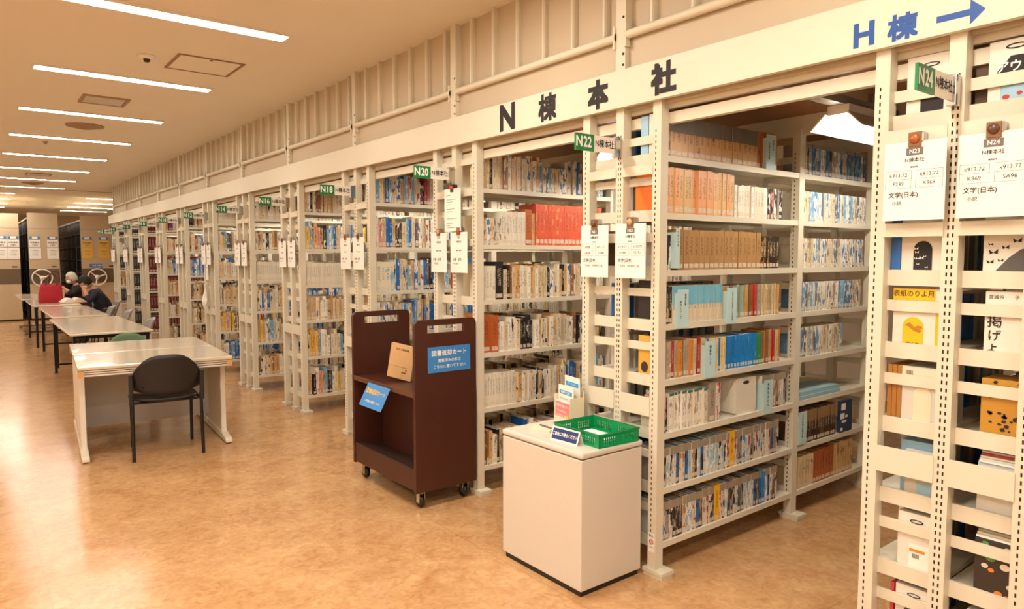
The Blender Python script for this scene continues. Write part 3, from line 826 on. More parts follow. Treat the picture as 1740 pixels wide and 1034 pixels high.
FARK = {3: ['cream_mix', 'color_mix', 'white_set', 'cream_mix', 'color_mix', 'color_mix'], 4: ['cream_mix', 'cream_mix', 'white_set', 'blue_mix', 'color_mix', 'cream_mix'],
        5: ['white_set', 'color_mix', 'cream_mix', 'cream_mix', 'color_mix', 'blue_mix'], 6: ['cream_mix', 'color_mix', 'blue_mix', 'cream_mix', 'cream_mix', 'cream_mix'],
        7: ['color_mix', 'cream_mix', 'blue_mix', 'cream_mix', 'cream_mix', 'cream_mix'], 8: ['maroon'] * 6, 9: ['slate'] * 6, 10: ['slate', 'cream_mix', 'slate', 'cream_mix', 'slate', 'cream_mix']}
for k in range(3, 11):
    for i, kd in enumerate(FARK[k]):
        ROWS.append((k, -1, 0, i + 1, [(1.12, kd)]))
for k in range(1, 4):
    for i in range(6):
        ROWS.append((k, -1, 1, i + 1, [(L2 - 0.06, 'cream_mix')]))
for k in range(-1, 11):       # far faces, seen only through the open ends
    for i in range(len(levels(k))):
        ROWS.append((k, 1, 0, i + 1, [(0.9, 'silver' if k <= 0 else 'cream_mix')]))
for i in range(8):            # near face of N24, beyond the right edge
    ROWS.append((-1, -1, 0, i + 1, [(1.12, 'manga' if i % 2 else 'silver')]))

BOOKS = []
for (k, side, bay, tier, segs) in ROWS:
    lv = levels(k)
    z = lv[len(lv) - tier] + TS
    x = 0.062 if bay == 0 else LB + 0.062
    if side > 0 or k == -1: x = 0.27 if k == -1 else 0.20
    clear = (lv[len(lv) - tier + 1] if tier > 1 else 2.16) - z - 0.012
    idx = 0
    for (xe, kd) in segs:
        if kd is None:
            x = max(x, xe); continue
        cols, tr, hr, dep, top, c3, art, noun = KIND[kd]
        if kd == 'azure' and xe - x < 0.04 or kd == 'yellow_one':
            tr = (xe - x - 0.001, xe - x - 0.001)
        setlike = len(cols) == 1
        while x + tr[0] <= xe + 0.004:
            th = RND.uniform(*tr); h = min(RND.uniform(*hr), clear)
            if kd == 'manga' or kd == 'mottle' or kd == 'silver':
                h = min(hr[0] + 0.002 * RND.random(), clear)
            cw = cols[RND.randrange(len(cols))]
            idx += 1
            jit = RND.uniform(0, 0.004 if setlike or kd in ('manga', 'mottle', 'silver', 'cyan_top') else 0.016)
            d = dep * (1 if setlike else RND.uniform(0.9, 1.05))
            BOOKS.append(dict(k=k, side=side, bay=bay, tier=tier, i=idx, x=x, y=k * P + side * (D + 0.012 - jit), z=z, t=th - 0.0008, h=h, d=min(d, 0.2), word=cw[0], c1=cw[1], c2=cw[2], c3=c3, top=top, art=art + RND.uniform(-0.05, 0.05), noun=noun, kd=kd, seed=RND.random()))
            x += th
            if not setlike and kd in ('cream_mix', 'color_mix', 'blue_mix') and RND.random() < 0.03:
                x += 0.012
for b in BOOKS:
    p0 = project((b['x'], b['y'], b['z'])); p1 = project((b['x'] + b['t'], b['y'], b['z'] + b['h']))
    cx, cy = (p0[0] + p1[0]) / 2, (p0[1] + p1[1]) / 2
    a = abs(p1[0] - p0[0]) * abs(p1[1] - p0[1])
    if b['side'] > 0 or b['k'] == -1 or cx > 1740 or cx < 0: a = 0
    if 598 < cx < 815 and cy > 522: a = 0
    if 850 < cx < 1105 and cy > 690: a = 0
    if b['k'] == 1 and cx > 985: a = 0
    if b['k'] == 2 and cx > 735: a = 0
    if b['k'] == 3 and cx > 578: a = 0
    b['area'] = a
ranked = sorted(BOOKS, key=lambda b: -b['area'])
for n, b in enumerate(ranked):
    b['solo'] = n < 300 and b['area'] > 0

def jitter_col(c, s):
    return tuple(min(1.0, max(0.0, v * s)) for v in lin(c))
def set_attrs(me, recs, uvs):
    """recs: one (col, col2, col3, par) per face; uvs: one list of uv per face"""
    for name, ix in (('col', 0), ('col2', 1), ('col3', 2), ('par', 3)):
        a = me.attributes.new(name, 'FLOAT_COLOR', 'FACE')
        a.data.foreach_set('color', [v for r in recs for v in (*r[ix], 1.0)])
    uv = me.uv_layers.new(name='uv')
    uv.data.foreach_set('uv', [v for f in uvs for p in f for v in p])
OFF = [(-1, -1)] * 4
SPN = [(0, 0), (1, 0), (1, 1), (0, 1)]
BOXF = [(0, 3, 2, 1), (4, 5, 6, 7), (0, 1, 5, 4), (1, 2, 6, 5), (2, 3, 7, 6), (3, 0, 4, 7)]
ROWN = {8: {1: 'top', 8: 'bottom'}, 6: {1: 'top', 6: 'bottom'}}
GROUPN = {}
stuff_v, stuff_f, stuff_rec, stuff_uv, stuff_mi = [], [], [], [], []
for b in BOOKS:
    sg = 1 if b['side'] < 0 else -1
    t_, h_, d_ = b['t'], b['h'], b['d']
    s = 0.94 + 0.12 * b['seed']
    rec = (jitter_col(b['c1'], s), jitter_col(b['c2'], s), jitter_col(b['c3'], s), (b['top'], b['seed'], b['art']))
    tops = GREY_TOP if b['kd'] in ('manga', 'silver', 'film_tan') else PAGES
    if b['solo']:
        c = 0.0022
        mb = MB()
        mb.box(0, t_, 0, c, 0, h_)
        mb.box(0, c, c, d_, 0, h_)
        mb.box(t_ - c, t_, c, d_, 0, h_)
        me = mb.mesh('book')
        uvs = [OFF] * 18
        uvs[2] = SPN
        set_attrs(me, [rec] * 18, uvs)
        me.materials.append(COVER)
        o = obj('book', me)
        o.location = (b['x'], b['y'], b['z'])
        nl = len(levels(b['k']))
        row = {1: 'top', nl: 'bottom'}.get(b['tier'], ordinal(b['tier']))
        baytxt = ', rear bay' if b['bay'] else ''
        tag(o, '%s %s, %s from the left on %s shelf of bookcase N%d%s' % (b['word'], b['noun'], ordinal(b['i']), row, NUM[b['k']], baytxt), 'book', 'books on the %s shelf of bookcase N%d%s' % (row, NUM[b['k']], baytxt))
        MB().box(c, t_ - c, c, d_ - 0.004, 0.002, h_ - 0.003).build('pages', tops, o)
    else:
        n = len(stuff_v)
        ya, yb = (b['y'], b['y'] + d_) if sg > 0 else (b['y'] - d_, b['y'])
        x0, z0 = b['x'], b['z']
        stuff_v += [(x0, ya, z0), (x0 + t_, ya, z0), (x0 + t_, yb, z0), (x0, yb, z0), (x0, ya, z0 + h_), (x0 + t_, ya, z0 + h_), (x0 + t_, yb, z0 + h_), (x0, yb, z0 + h_)]
        stuff_f += [tuple(i + n for i in q) for q in BOXF]
        stuff_rec += [rec] * 6
        u = [OFF] * 6
        u[2 if sg > 0 else 4] = SPN
        stuff_uv += u
        stuff_mi += [0, (2 if tops is GREY_TOP else 1), 0, 0, 1 if sg > 0 else 0, 0]
me = bpy.data.meshes.new('shelved_books')
me.from_pydata(stuff_v, [], stuff_f)
set_attrs(me, stuff_rec, stuff_uv)
for m in (COVER, PAGES, GREY_TOP): me.materials.append(m)
me.polygons.foreach_set('material_index', stuff_mi)
me.update()
tag(obj('shelved_books', me), 'farther rows of mixed cream, blue and white books filling the shelves', 'books', kind='stuff')

# pale blue divider cards on N22
def divider(x, ztop, h, w, cols, label, bay=0):
    t = empty('divider_card', (x, -D - 0.026, ztop - h), label, 'divider', 'pale blue shelf divider cards')
    MB().box(0, w, -0.001, 0.001, 0, h).build('card', TABC, t)
    MB().box(0, 0.0015, 0.001, 0.06, 0, h * 0.9).build('flange', TABC, t)
    lines = []
    for (cx, start, size, s, sp) in cols:
        for i, ch in enumerate(s):
            if ch != ' ':
                lines.append((ch, w * cx, h * (1 - start) - size * sp * i, size, 0.0002, 'CENTER'))
    lettering(lines, plane_matrix((0, -0.001, 0), (1, 0, 0), (0, 0, 1)), INK, t)
divider(0.835, 2.135, 0.178, 0.085, [(0.72, 0.18, 0.015, '中国文学', 1.0), (0.3, 0.28, 0.015, '日本文学全集', 1.0)], 'pale blue divider card on the top shelf of bookcase N22')
divider(0.113, 1.635 - 0.005, 0.185, 0.028, [(0.5, 0.1, 0.013, '日本の文学', 1.2)], 'narrow pale blue divider card on the third shelf of bookcase N22')
divider(0.128, 1.345, 0.182, 0.083, [(0.72, 0.16, 0.0145, '現代文学', 1.0), (0.3, 0.33, 0.0145, '秀作シリーズ', 1.0)], 'left pale blue divider card on the fourth shelf of bookcase N22')
divider(0.517, 1.343, 0.182, 0.083, [(0.55, 0.16, 0.0125, 'MYSTERY LAND', 0.95)], 'pale blue divider card lettered MYSTERY LAND on the fourth shelf')
divider(0.345, 1.085, 0.182, 0.085, [(0.5, 0.16, 0.016, '講談社', 1.1), (0.5, 0.44, 0.012, 'ノベルス', 1.0)], 'pale blue divider card on the fifth shelf of bookcase N22')
divider(0.865, 0.835, 0.185, 0.082, [(0.5, 0.14, 0.0165, '講談社BOX', 1.35)], 'pale blue divider card lettered BOX on the sixth shelf')
divider(LB + 0.055, 0.61, 0.19, 0.085, [(0.5, 0.14, 0.0155, '日本推理小説大系', 1.1)], 'pale blue divider card in the rear bay beside dark brown slipcases')

# white book stand box on the sixth shelf, flat pale blue folder and booklet in the rear bay
t = empty('file_box', (0.64, -D - 0.004, SH8[2] + TS), 'white plastic file box with oval finger slot on the sixth shelf', 'box')
pts = []
w, h = 0.185, 0.192
mb = MB().rbox(0, w, 0.0, 0.16, 0, h, 0.02, 4, None, 'y')
mb.build('box_body', mat('white_plastic_box', (238, 228, 210), 0.4), t)
MB().prism([(0.093 + 0.028 * math.cos(a * math.pi / 8), 0.165 + 0.009 * math.sin(a * math.pi / 8)) for a in range(16)], -0.0012, 0.001, 'y').build('finger_slot', SLOT, t)
t = empty('folder_box', (1.26, -D - 0.015, SH8[2] + TS), 'flat pale blue folder lying on the sixth shelf of the rear bay', 'folder')
MB().box(0, 0.45, 0, 0.2, 0, 0.022).build('lower_board', mat('pale_blue_folder', (160, 192, 202), 0.5), t)
MB().box(0.01, 0.46, 0.008, 0.19, 0.022, 0.045).build('upper_board', mat('pale_blue_folder', (160, 192, 202), 0.5), t)
t = empty('booklet', (1.72, -D - 0.02, SH8[1] + TS), 'navy and white printed booklet turned face out beside dark brown slipcases', 'booklet')
MB().box(0, 0.145, 0, 0.02, 0, 0.195).build('cover', mat('navy_cover', (40, 60, 92), 0.45), t)
mb = MB()
for (a, b_, c, d_) in ((0.01, 0.06, 0.14, 0.18), (0.0, 0.05, 0.085, 0.12), (0.02, 0.075, 0.06, 0.075), (0.06, 0.09, 0.09, 0.105), (0.005, 0.03, 0.01, 0.03)):
    mb.box(a, b_, -0.001, 0.0, c, d_)
mb.build('cover_print', PAPER, t)
MB().box(0.145, 0.148, 0.0, 0.02, 0.002, 0.193).build('pages', PAGES, t)

# ------------------------------------------------------------------ boxes and covers shown through the open ends of N24 and N22
def on_face(u, z, x=0.0):
    return plane_matrix((x, 0, 0), (0, -1, 0), (0, 0, 1))
FACE = plane_matrix((-0.0005, 0, 0), (0, -1, 0), (0, 0, 1))
def quad(mb, u0, u1, z0, z1, lift=0.0006):
    return mb.add([FACE @ Vector(p) for p in ((u0, z0, lift), (u1, z0, lift), (u1, z1, lift), (u0, z1, lift))], [(0, 1, 2, 3)])
def poly(mb, pts, lift=0.0006):
    return mb.add([FACE @ Vector((p[0], p[1], lift)) for p in pts], [tuple(range(len(pts)))])
def arch(u0, u1, z0, z1, n=10):
    c, r = (u0 + u1) / 2, (u1 - u0) / 2
    return [(u0, z0), (u1, z0)] + [(c + r * math.cos(i * math.pi / n), z1 - r + r * math.sin(i * math.pi / n)) for i in range(n + 1)]
def oval(cu, cz, a, b, n=16):
    return [(cu + a * math.cos(i * 2 * math.pi / n), cz + b * math.sin(i * 2 * math.pi / n)) for i in range(n)]
HALF = {('N24', 1): -P + D - WP / 2 - 0.004, ('N24', -1): -P - WP / 2 - 0.004, ('N22', 1): D - WP / 2 - 0.004, ('N22', -1): -WP / 2 - 0.004}
def faceout(name, label, case, half, tier, u0, u1, h, depth, m, cat, x=0.049):
    if case == 'N22' and half < 0: depth = 0.012
    z = SH8[tier] + TS
    t = empty(name, (x, HALF[(case, half)] - u0, z), label, cat)
    w = u1 - u0
    MB().box(0, depth, -w, 0, 0, h).build('front_cover', m, t, bevel=0.0015)
    return t, w
def ring(t, cu, cz, a=0.026, b=0.0075):
    mb = MB()
    o, i = oval(cu, cz, a, b), oval(cu, cz, a * 0.78, b * 0.55)
    n = len(o)
    mb.add([FACE @ Vector((p[0], p[1], 0.0008)) for p in o + i], [(j, (j + 1) % n, n + (j + 1) % n, n + j) for j in range(n)])
    mb.build('finger_hole_ring', INK, t)
BOXW = mat('white_card_box', (236, 228, 214), 0.5)
BOXG = mat('pale_grey_card_box', (214, 208, 198), 0.5)
GOLD = mat('gold_paper', (196, 142, 50), 0.4)
CREAMC = mat('cream_card', (238, 220, 190), 0.6)
PBLUE = mat('pale_blue_box', (164, 204, 226), 0.5)
YELC = mat('yellow_print', (240, 190, 24), 0.5)
DARKC = mat('dark_cover', (58, 46, 40), 0.45)
ORGC = mat('orange_cover', (240, 122, 40), 0.45)
RNDB = random.Random(11)

t, w = faceout('magazine_box', 'white file box with oval finger hole, top shelf left of the N24 sign', 'N24', 1, 7, 0.03, 0.172, 0.205, 0.2, BOXW, 'box')
ring(t, 0.075, 0.172)
quad(MB(), 0.045, 0.115, 0.0, 0.075).build('black_panel', INK, t); quad(MB(), 0.045, 0.09, 0.0, 0.014, 0.001).build('yellow_strip', YEL_INK, t)
t, w = faceout('magazine_box', 'white file box behind the sheet numbered N23', 'N24', 1, 6, 0.02, 0.17, 0.2, 0.2, BOXG, 'box')
ring(t, 0.08, 0.17)
t, w = faceout('picture_book', 'white cover with black arch and white butterflies below the N23 sheet', 'N24', 1, 5, 0.032, 0.172, 0.20, 0.02, BOXW, 'book')
poly(MB(), arch(0.04, 0.098, 0.0, 0.115)).build('arch_print', INK, t)
mb = MB()
for i in range(9):
    cu, cz = 0.046 + 0.044 * RNDB.random(), 0.02 + 0.07 * RNDB.random()
    s = 0.004 + 0.003 * RNDB.random()
    poly(mb, [(cu, cz), (cu + s, cz + s * 0.9), (cu + s * 0.9, cz - s * 0.4)], 0.0011); poly(mb, [(cu, cz), (cu - s * 0.7, cz - s * 0.4), (cu - s, cz + s * 0.8)], 0.0011)
mb.build('butterfly_print', WHITE_INK, t)
t, w = faceout('hardback', 'blue hardback beside the white cover with black arch', 'N24', 1, 5, 0.0, 0.03, 0.205, 0.15, mat('blue_cover', (50, 110, 180), 0.45), 'book')
t, w = faceout('picture_book', 'white cover with yellow arch picture and yellow lettered strip', 'N24', 1, 4, 0.012, 0.165, 0.205, 0.02, BOXW, 'book')
quad(MB(), 0.0, 0.133, 0.165, 0.205).build('yellow_strip', YELC, t)
lettering([('表紙のりよ月', 0.066, 0.186, 0.023, 0.0002, 'CENTER', 0.95)], FACE, INK, t, 'title_lettering', 0.0011)
poly(MB(), arch(0.034, 0.1, 0.006, 0.108)).build('arch_print', YELC, t)
mb = MB()
poly(mb, [(0.04, 0.078), (0.055, 0.09), (0.075, 0.072), (0.094, 0.066), (0.09, 0.055), (0.07, 0.06), (0.052, 0.075)], 0.0011)
poly(mb, [(0.07, 0.07), (0.08, 0.08), (0.096, 0.078), (0.096, 0.07)], 0.0012)
mb.build('animal_print', mat('ochre_ink', (186, 126, 20), 0.6), t)
lettering([('禁止本', 0.067, 0.016, 0.012, 0.0001, 'CENTER', 1.2)], FACE, INK, t, 'author_lettering', 0.0012)
quad(MB(), 0.136, 0.15, 0.0, 0.165).build('yellow_edge', YELC, t)
t, w = faceout('card_box', 'pale box with barcode label and cream front panel, left half of N24', 'N24', 1, 3, 0.05, 0.172, 0.2, 0.2, BOXG, 'box')
quad(MB(), 0.0, 0.122, 0.158, 0.195).build('label', CREAMC, t)
mb = MB()
for i in range(8): quad(mb, 0.012 + i * 0.003, 0.0135 + i * 0.003, 0.172, 0.187, 0.0011)
mb.build('barcode', INK, t)
poly(MB(), arch(0.038, 0.095, 0.0, 0.135, 6)).build('front_panel', CREAMC, t)
for i in range(3):
    faceout('slipcase', '%s brown slipcase beside the barcode box' % ('left', 'middle', 'right')[i], 'N24', 1, 3, 0.002 + i * 0.016, 0.017 + i * 0.016, 0.2, 0.18, mat('ochre_cloth', (176, 118, 50), 0.6), 'book')
t, w = faceout('card_box', 'pale blue box standing behind the wide bar, left half of N24', 'N24', 1, 2, 0.045, 0.165, 0.19, 0.12, PBLUE, 'box', 0.075)
t, w = faceout('magazine_box', 'grey-white file box with oval hole in front of the pale blue box', 'N24', 1, 2, 0.07, 0.168, 0.165, 0.02, BOXG, 'box')
ring(t, 0.055, 0.142, 0.02, 0.007)
quad(MB(), 0.04, 0.098, 0.0, 0.06).build('blue_label', PBLUE, t)
t, w = faceout('magazine_box', 'white file box with orange striped barcode label, left half of N24', 'N24', 1, 1, 0.055, 0.172, 0.205, 0.15, BOXW, 'box')
ring(t, 0.06, 0.178, 0.022, 0.007)
quad(MB(), 0.038, 0.104, 0.008, 0.1).build('label', PAPER, t); quad(MB(), 0.04, 0.09, 0.072, 0.082, 0.0012).build('orange_stripe', mat('orange_ink', (238, 140, 40), 0.6), t)
mb = MB()
for i in range(8): quad(mb, 0.05 + i * 0.0028, 0.0514 + i * 0.0028, 0.05, 0.066, 0.0012)
mb.build('barcode', INK, t)
t, w = faceout('magazine_box', 'file box with red and green print on the bottom shelf of N24', 'N24', 1, 0, 0.055, 0.172, 0.205, 0.15, BOXW, 'box')
ring(t, 0.06, 0.178, 0.022, 0.007)
poly(MB(), oval(0.062, 0.10, 0.036, 0.045)).build('dark_disc', DARKC, t); poly(MB(), oval(0.062, 0.122, 0.02, 0.014), 0.0011).build('leaf_print', GREEN_P, t); quad(MB(), 0.03, 0.094, 0.05, 0.085, 0.0011).build('red_panel', mat('red_print', (196, 60, 50), 0.6), t)
t, w = faceout('hardback', 'thin red and grey book beside the bottom file box of N24', 'N24', 1, 0, 0.038, 0.05, 0.2, 0.15, mat('red_cover', (200, 60, 60), 0.5), 'book')

t, w = faceout('magazine_box', 'white file box with black and white lettering, right half of N24', 'N24', -1, 7, 0.042, 0.172, 0.20, 0.2, BOXW, 'box')
ring(t, 0.072, 0.178, 0.028, 0.0085)
poly(MB(), [(0.024, 0.095), (0.024, 0.108), (0.045, 0.132), (0.058, 0.15), (0.09, 0.15), (0.10, 0.132), (0.13, 0.125), (0.13, 0.095)]).build('black_shape', INK, t)
lettering([('アウト', 0.072, 0.116, 0.038, 0.001, 'CENTER', 0.9)], FACE, WHITE_INK, t, 'title_lettering', 0.0012)
quad(MB(), 0.034, 0.13, 0.01, 0.07).build('picture_strip', PBLUE, t)
mb = MB()
for (a, b_, c, d_) in ((0.05, 0.028, 0.010, 0.007), (0.085, 0.035, 0.008, 0.006), (0.112, 0.03, 0.010, 0.006)): poly(mb, oval(a, b_, c, d_), 0.0011)
mb.build('picture_red', mat('red_print', (196, 60, 50), 0.6), t)
t, w = faceout('card_box', 'dark box at the left of the lettered file box', 'N24', -1, 7, 0.0, 0.04, 0.2, 0.12, mat('brown_card', (96, 70, 48), 0.6), 'box', 0.07)
t, w = faceout('magazine_box', 'white file box behind the sheet numbered N24', 'N24', -1, 6, 0.03, 0.172, 0.2, 0.2, BOXG, 'box')
ring(t, 0.08, 0.17)
t, w = faceout('picture_book', 'white cover with black butterflies over a dark grey lower part', 'N24', -1, 5, 0.05, 0.172, 0.205, 0.02, BOXW, 'book')
poly(MB(), [(0.0, 0.0), (0.122, 0.0), (0.122, 0.09), (0.10, 0.085), (0.07, 0.06), (0.03, 0.012)]).build('grey_print', mat('grey_print', (92, 86, 84), 0.6), t)
mb = MB()
for (cu, cz, s) in ((0.02, 0.045, 0.010), (0.028, 0.075, 0.013), (0.048, 0.05, 0.008), (0.02, 0.1, 0.007), (0.06, 0.09, 0.01), (0.09, 0.11, 0.012)):
    poly(mb, [(cu, cz), (cu + s, cz + s * 0.9), (cu + s * 0.9, cz - s * 0.4)], 0.0011); poly(mb, [(cu, cz), (cu - s * 0.7, cz - s * 0.4), (cu - s, cz + s * 0.8)], 0.0011)
mb.build('butterfly_print', INK, t)
t, w = faceout('picture_book', 'white cover with black brush lettering, right half of N24', 'N24', -1, 4, 0.062, 0.172, 0.205, 0.02, BOXW, 'book')
lettering([('掲', 0.028, 0.108, 0.042, 0.0004, 'CENTER'), ('げ', 0.028, 0.064, 0.038, 0.0004, 'CENTER'), ('よ', 0.024, 0.022, 0.036, 0.0004, 'CENTER'), ('宮城谷', 0.03, 0.186, 0.014, 0, 'CENTER'), ('子', 0.085, 0.186, 0.014, 0, 'CENTER')], FACE, INK, t, 'title_lettering')
t, w = faceout('patterned_box', 'gold box with scattered black flecks, right half of N24', 'N24', -1, 3, 0.062, 0.172, 0.19, 0.12, GOLD, 'box')
mb = MB()
for i in range(26):
    cu, cz = 0.008 + 0.096 * RNDB.random(), 0.01 + 0.17 * RNDB.random()
    a = RNDB.random() * 3; s = 0.004 + 0.005 * RNDB.random()
    poly(mb, [(cu + s * math.cos(a + q), cz + s * math.sin(a + q) * (0.5 + 0.5 * RNDB.random())) for q in (0, 0.9, 2.0, 3.2, 4.6)], 0.0009)
tag(mb.build('fleck_print', INK, t), kind='stuff')
t, w = faceout('card_box', 'silvery white patterned box, right half of N24', 'N24', -1, 2, 0.062, 0.172, 0.17, 0.12, mat('silver_white_paper', (226, 226, 222), 0.35, noise=0.1, scale=40), 'box')
for i in range(5):
    o = MB().box(0, 0.15, -0.10 + i * 0.003, 0, 0, 0.006).build('magazine', (PAPER, BOXG, CREAMC, mat('red_cover', (200, 60, 60), 0.5), PAPER)[i])
    o.location = (0.045 + 0.006 * i, HALF[('N24', -1)] - 0.066, SH8[2] + TS + 0.172 + i * 0.0068)
    tag(o, '%s thin magazine lying on the silvery white box' % ('lowest', 'second', 'third', 'fourth', 'topmost')[i], 'magazine', 'magazines on the silvery box')
t, w = faceout('picture_book', 'dark cover scattered with flowers and fruit, right half of N24', 'N24', -1, 1, 0.064, 0.172, 0.185, 0.04, DARKC, 'book')
FLW = [mat('petal_white', (226, 206, 180), 0.6), mat('petal_orange', (226, 130, 60), 0.6), mat('leaf_green', (90, 150, 70), 0.6)]
for m_, nm, spots in ((0, 'white_flower', ((0.03, 0.10, 0.010), (0.085, 0.11, 0.014), (0.1, 0.05, 0.010), (0.09, 0.165, 0.012))), (1, 'orange_fruit', ((0.07, 0.02, 0.012), (0.095, 0.012, 0.013), (0.048, 0.09, 0.009), (0.06, 0.155, 0.010))), (2, 'leaf', ((0.02, 0.135, 0.012), (0.045, 0.128, 0.014), (0.03, 0.172, 0.010)))):
    for (cu, cz, s) in spots: poly(MB(), oval(cu, cz, s, s * 0.8, 10), 0.001).build(nm, FLW[m_], t)
for i in range(4):
    o = MB().box(0, 0.16, -0.10 + i * 0.006, 0, 0, 0.007).build('magazine', (PAPER, CREAMC, BOXG, PAPER)[i])
    o.location = (0.05 + 0.01 * i, HALF[('N24', -1)] - 0.066, SH8[1] + TS + 0.187 + i * 0.0078)
    tag(o, '%s pale magazine lying on the dark flowered cover' % ('lowest', 'second', 'third', 'topmost')[i], 'magazine', 'magazines on the flowered book')
t, w = faceout('magazine_box', 'plain grey file box on the bottom shelf, right half of N24', 'N24', -1, 0, 0.05, 0.172, 0.2, 0.15, BOXG, 'box')

t, w = faceout('card_box', 'bright orange book cover seen through the end of bookcase N22', 'N22', -1, 6, 0.03, 0.17, 0.205, 0.15, ORGC, 'box')  # thin slab standing for the front cover of the row's first book
t, w = faceout('slipcase', 'white slipcase on the top shelf end of bookcase N22', 'N22', -1, 7, 0.11, 0.17, 0.2, 0.15, BOXW, 'book')
t, w = faceout('slipcase', 'pale blue slipcase on the top shelf end of bookcase N22', 'N22', -1, 7, 0.06, 0.105, 0.195, 0.15, PBLUE, 'book')
t, w = faceout('card_box', 'black box seen through the right end of bookcase N22', 'N22', -1, 4, 0.055, 0.17, 0.2, 0.15, mat('black_card', (44, 38, 36), 0.5), 'box')
t, w = faceout('picture_book', 'golden yellow picture book at the end of bookcase N22', 'N22', -1, 3, 0.06, 0.135, 0.2, 0.02, mat('golden_cover', (224, 170, 74), 0.5), 'book')
poly(MB(), oval(0.04, 0.05, 0.022, 0.026)).build('face_print', DARKC, t)
t, w = faceout('card_box', 'white box above the green basket at the end of bookcase N22', 'N22', -1, 2, 0.08, 0.17, 0.12, 0.12, BOXW, 'box')
t, w = faceout('card_box', 'dark box seen through the left end of bookcase N22', 'N22', 1, 5, 0.06, 0.15, 0.19, 0.12, mat('brown_card', (96, 70, 48), 0.6), 'box', 0.07)

# ------------------------------------------------------------------ book return cart
cart = empty('book_cart', (-0.451, 1.173, 0), 'dark brown wooden book return cart on casters', 'cart')
CW, CL, CT, CB = 0.432, 0.842, 1.128, 0.105
def cart_panel(y0):
    mb = MB(); y1 = y0 + 0.026; r = 0.045; s0, s1, h0, h1 = 0.085, CW - 0.085, 1.048, 1.094
    mb.box(0, CW, y0, y1, CB, h0)
    mb.box(0, s0, y0, y1, h0, h1); mb.box(s1, CW, y0, y1, h0, h1)
    pts = [(0, h1), (CW, h1)]
    rr = CT - h1
    pts += [(CW - rr + rr * math.cos(i * math.pi / 12), h1 + rr * math.sin(i * math.pi / 12)) for i in range(1, 7)]
    pts += [(rr - rr * math.sin(i * math.pi / 12), h1 + rr * math.cos(i * math.pi / 12)) for i in range(0, 6)]
    mb.prism(pts, y0, y1, 'y')
    return mb
cart_panel(0).build('end_panel', BROWN, cart)
cart_panel(CL - 0.026).build('end_panel', BROWN, cart)
MB().box(0.004, CW - 0.004, 0.026, CL - 0.026, 0.675, 0.70).build('middle_shelf', BROWN, cart)
MB().box(0, 0.006, 0.026, CL - 0.026, 0.672, 0.703).build('shelf_edge', mat('worn_edge', (104, 66, 44), 0.5), cart)
mb = MB()
mb.prism([(0.006, 0.245), (0.006, 0.225), (CW / 2, 0.18), (CW - 0.006, 0.225), (CW - 0.006, 0.245), (CW / 2, 0.20)], 0.026, CL - 0.026, 'y')
mb.build('bottom_shelf', mat('worn_brown_shelf', (62, 44, 36), 0.4), cart)
MB().box(CW / 2 - 0.008, CW / 2 + 0.008, 0.026, CL - 0.026, 0.195, 0.675).build('centre_divider', BROWN, cart)
for x in (0.004, CW - 0.020):
    MB().box(x, x + 0.016, 0.026, CL - 0.026, CB + 0.01, 0.235).build('skirt_board', BROWN, cart)
mb = MB()
for y in (0.012, CL - 0.013):
    for z in (0.19, 0.42, 0.70, 0.9):
        mb.lathe([(0.003, -0.001), (0.002, -0.0002)], (0, y, z), 8, 'x')
mb.build('screw', CHROME, cart)
for (x, y) in ((0.06, 0.05), (CW - 0.06, 0.05), (0.06, CL - 0.07), (CW - 0.06, CL - 0.07)):
    c = MB().box(x - 0.022, x + 0.022, y - 0.025, y + 0.025, CB - 0.004, CB + 0.0).box(x - 0.02, x - 0.016, y - 0.015, y + 0.02, 0.03, CB - 0.004).box(x + 0.016, x + 0.02, y - 0.015, y + 0.02, 0.03, CB - 0.004).build('caster', CHROME, cart)
    MB().lathe([(0.02, -0.014), (0.036, -0.012), (0.038, 0), (0.036, 0.012), (0.02, 0.014)], (x, y + 0.008, 0.038), 18, 'x').build('wheel', BLACK_P, c)
t = empty('cart_sign', (-0.215, 1.1722, 0.889), 'blue rectangular sign with white lettering on the near end of the cart', 'sign')
MB().box(-0.151, 0.151, -0.002, 0, -0.077, 0.077).build('card', BLUE_C, t)
lettering([('図書返却カート', 0.0, 0.036, 0.036, 0.0009, 'CENTER'), ('閲覧済みの本は', 0.0, -0.008, 0.023, 0.0004, 'CENTER'), ('こちらに置いて下さい', 0.0, -0.044, 0.023, 0.0004, 'CENTER')], plane_matrix((0, -0.002, 0), (1, 0, 0), (0, 0, 1)), WHITE_INK, t)
t = empty('cart_sign', (-0.462, 1.57, 0.70), 'small blue sign with yellow lettering hanging from the cart shelf', 'sign')
up = Vector((0.07, -0.0, 0.135)).normalized(); Mx = plane_matrix((-0.07, 0.03, -0.145), (0, -1, 0.0), up)
w, h = 0.295, 0.152
MB().box(-w / 2, w / 2, 0, h, 0, 0.002, Mx).build('card', BLUE_C, t)
M2 = Mx @ Matrix.Translation((0, 0, 0.0022))
lettering([('図書返却カート', 0.0, h * 0.66, 0.036, 0.0009, 'CENTER')], M2, YEL_INK, t)
lettering([('ご利用後の図書はこちらへ', 0.0, h * 0.25, 0.017, 0.0002, 'CENTER')], M2, WHITE_INK, t, 'small_lettering')
t = empty('hardback', (-0.33, 1.60, 0.704), 'worn tan book standing on the middle shelf of the cart', 'book')
t.rotation_euler = (math.radians(10), 0, math.radians(32))
MB().box(0, 0.03, -0.085, 0.085, 0.016, 0.236).build('cover', mat('worn_tan_cover', (214, 172, 122), 0.6, noise=0.12, scale=25), t)
MB().box(0.003, 0.028, -0.0865, -0.085, 0.018, 0.234).build('pages', PAGES, t)
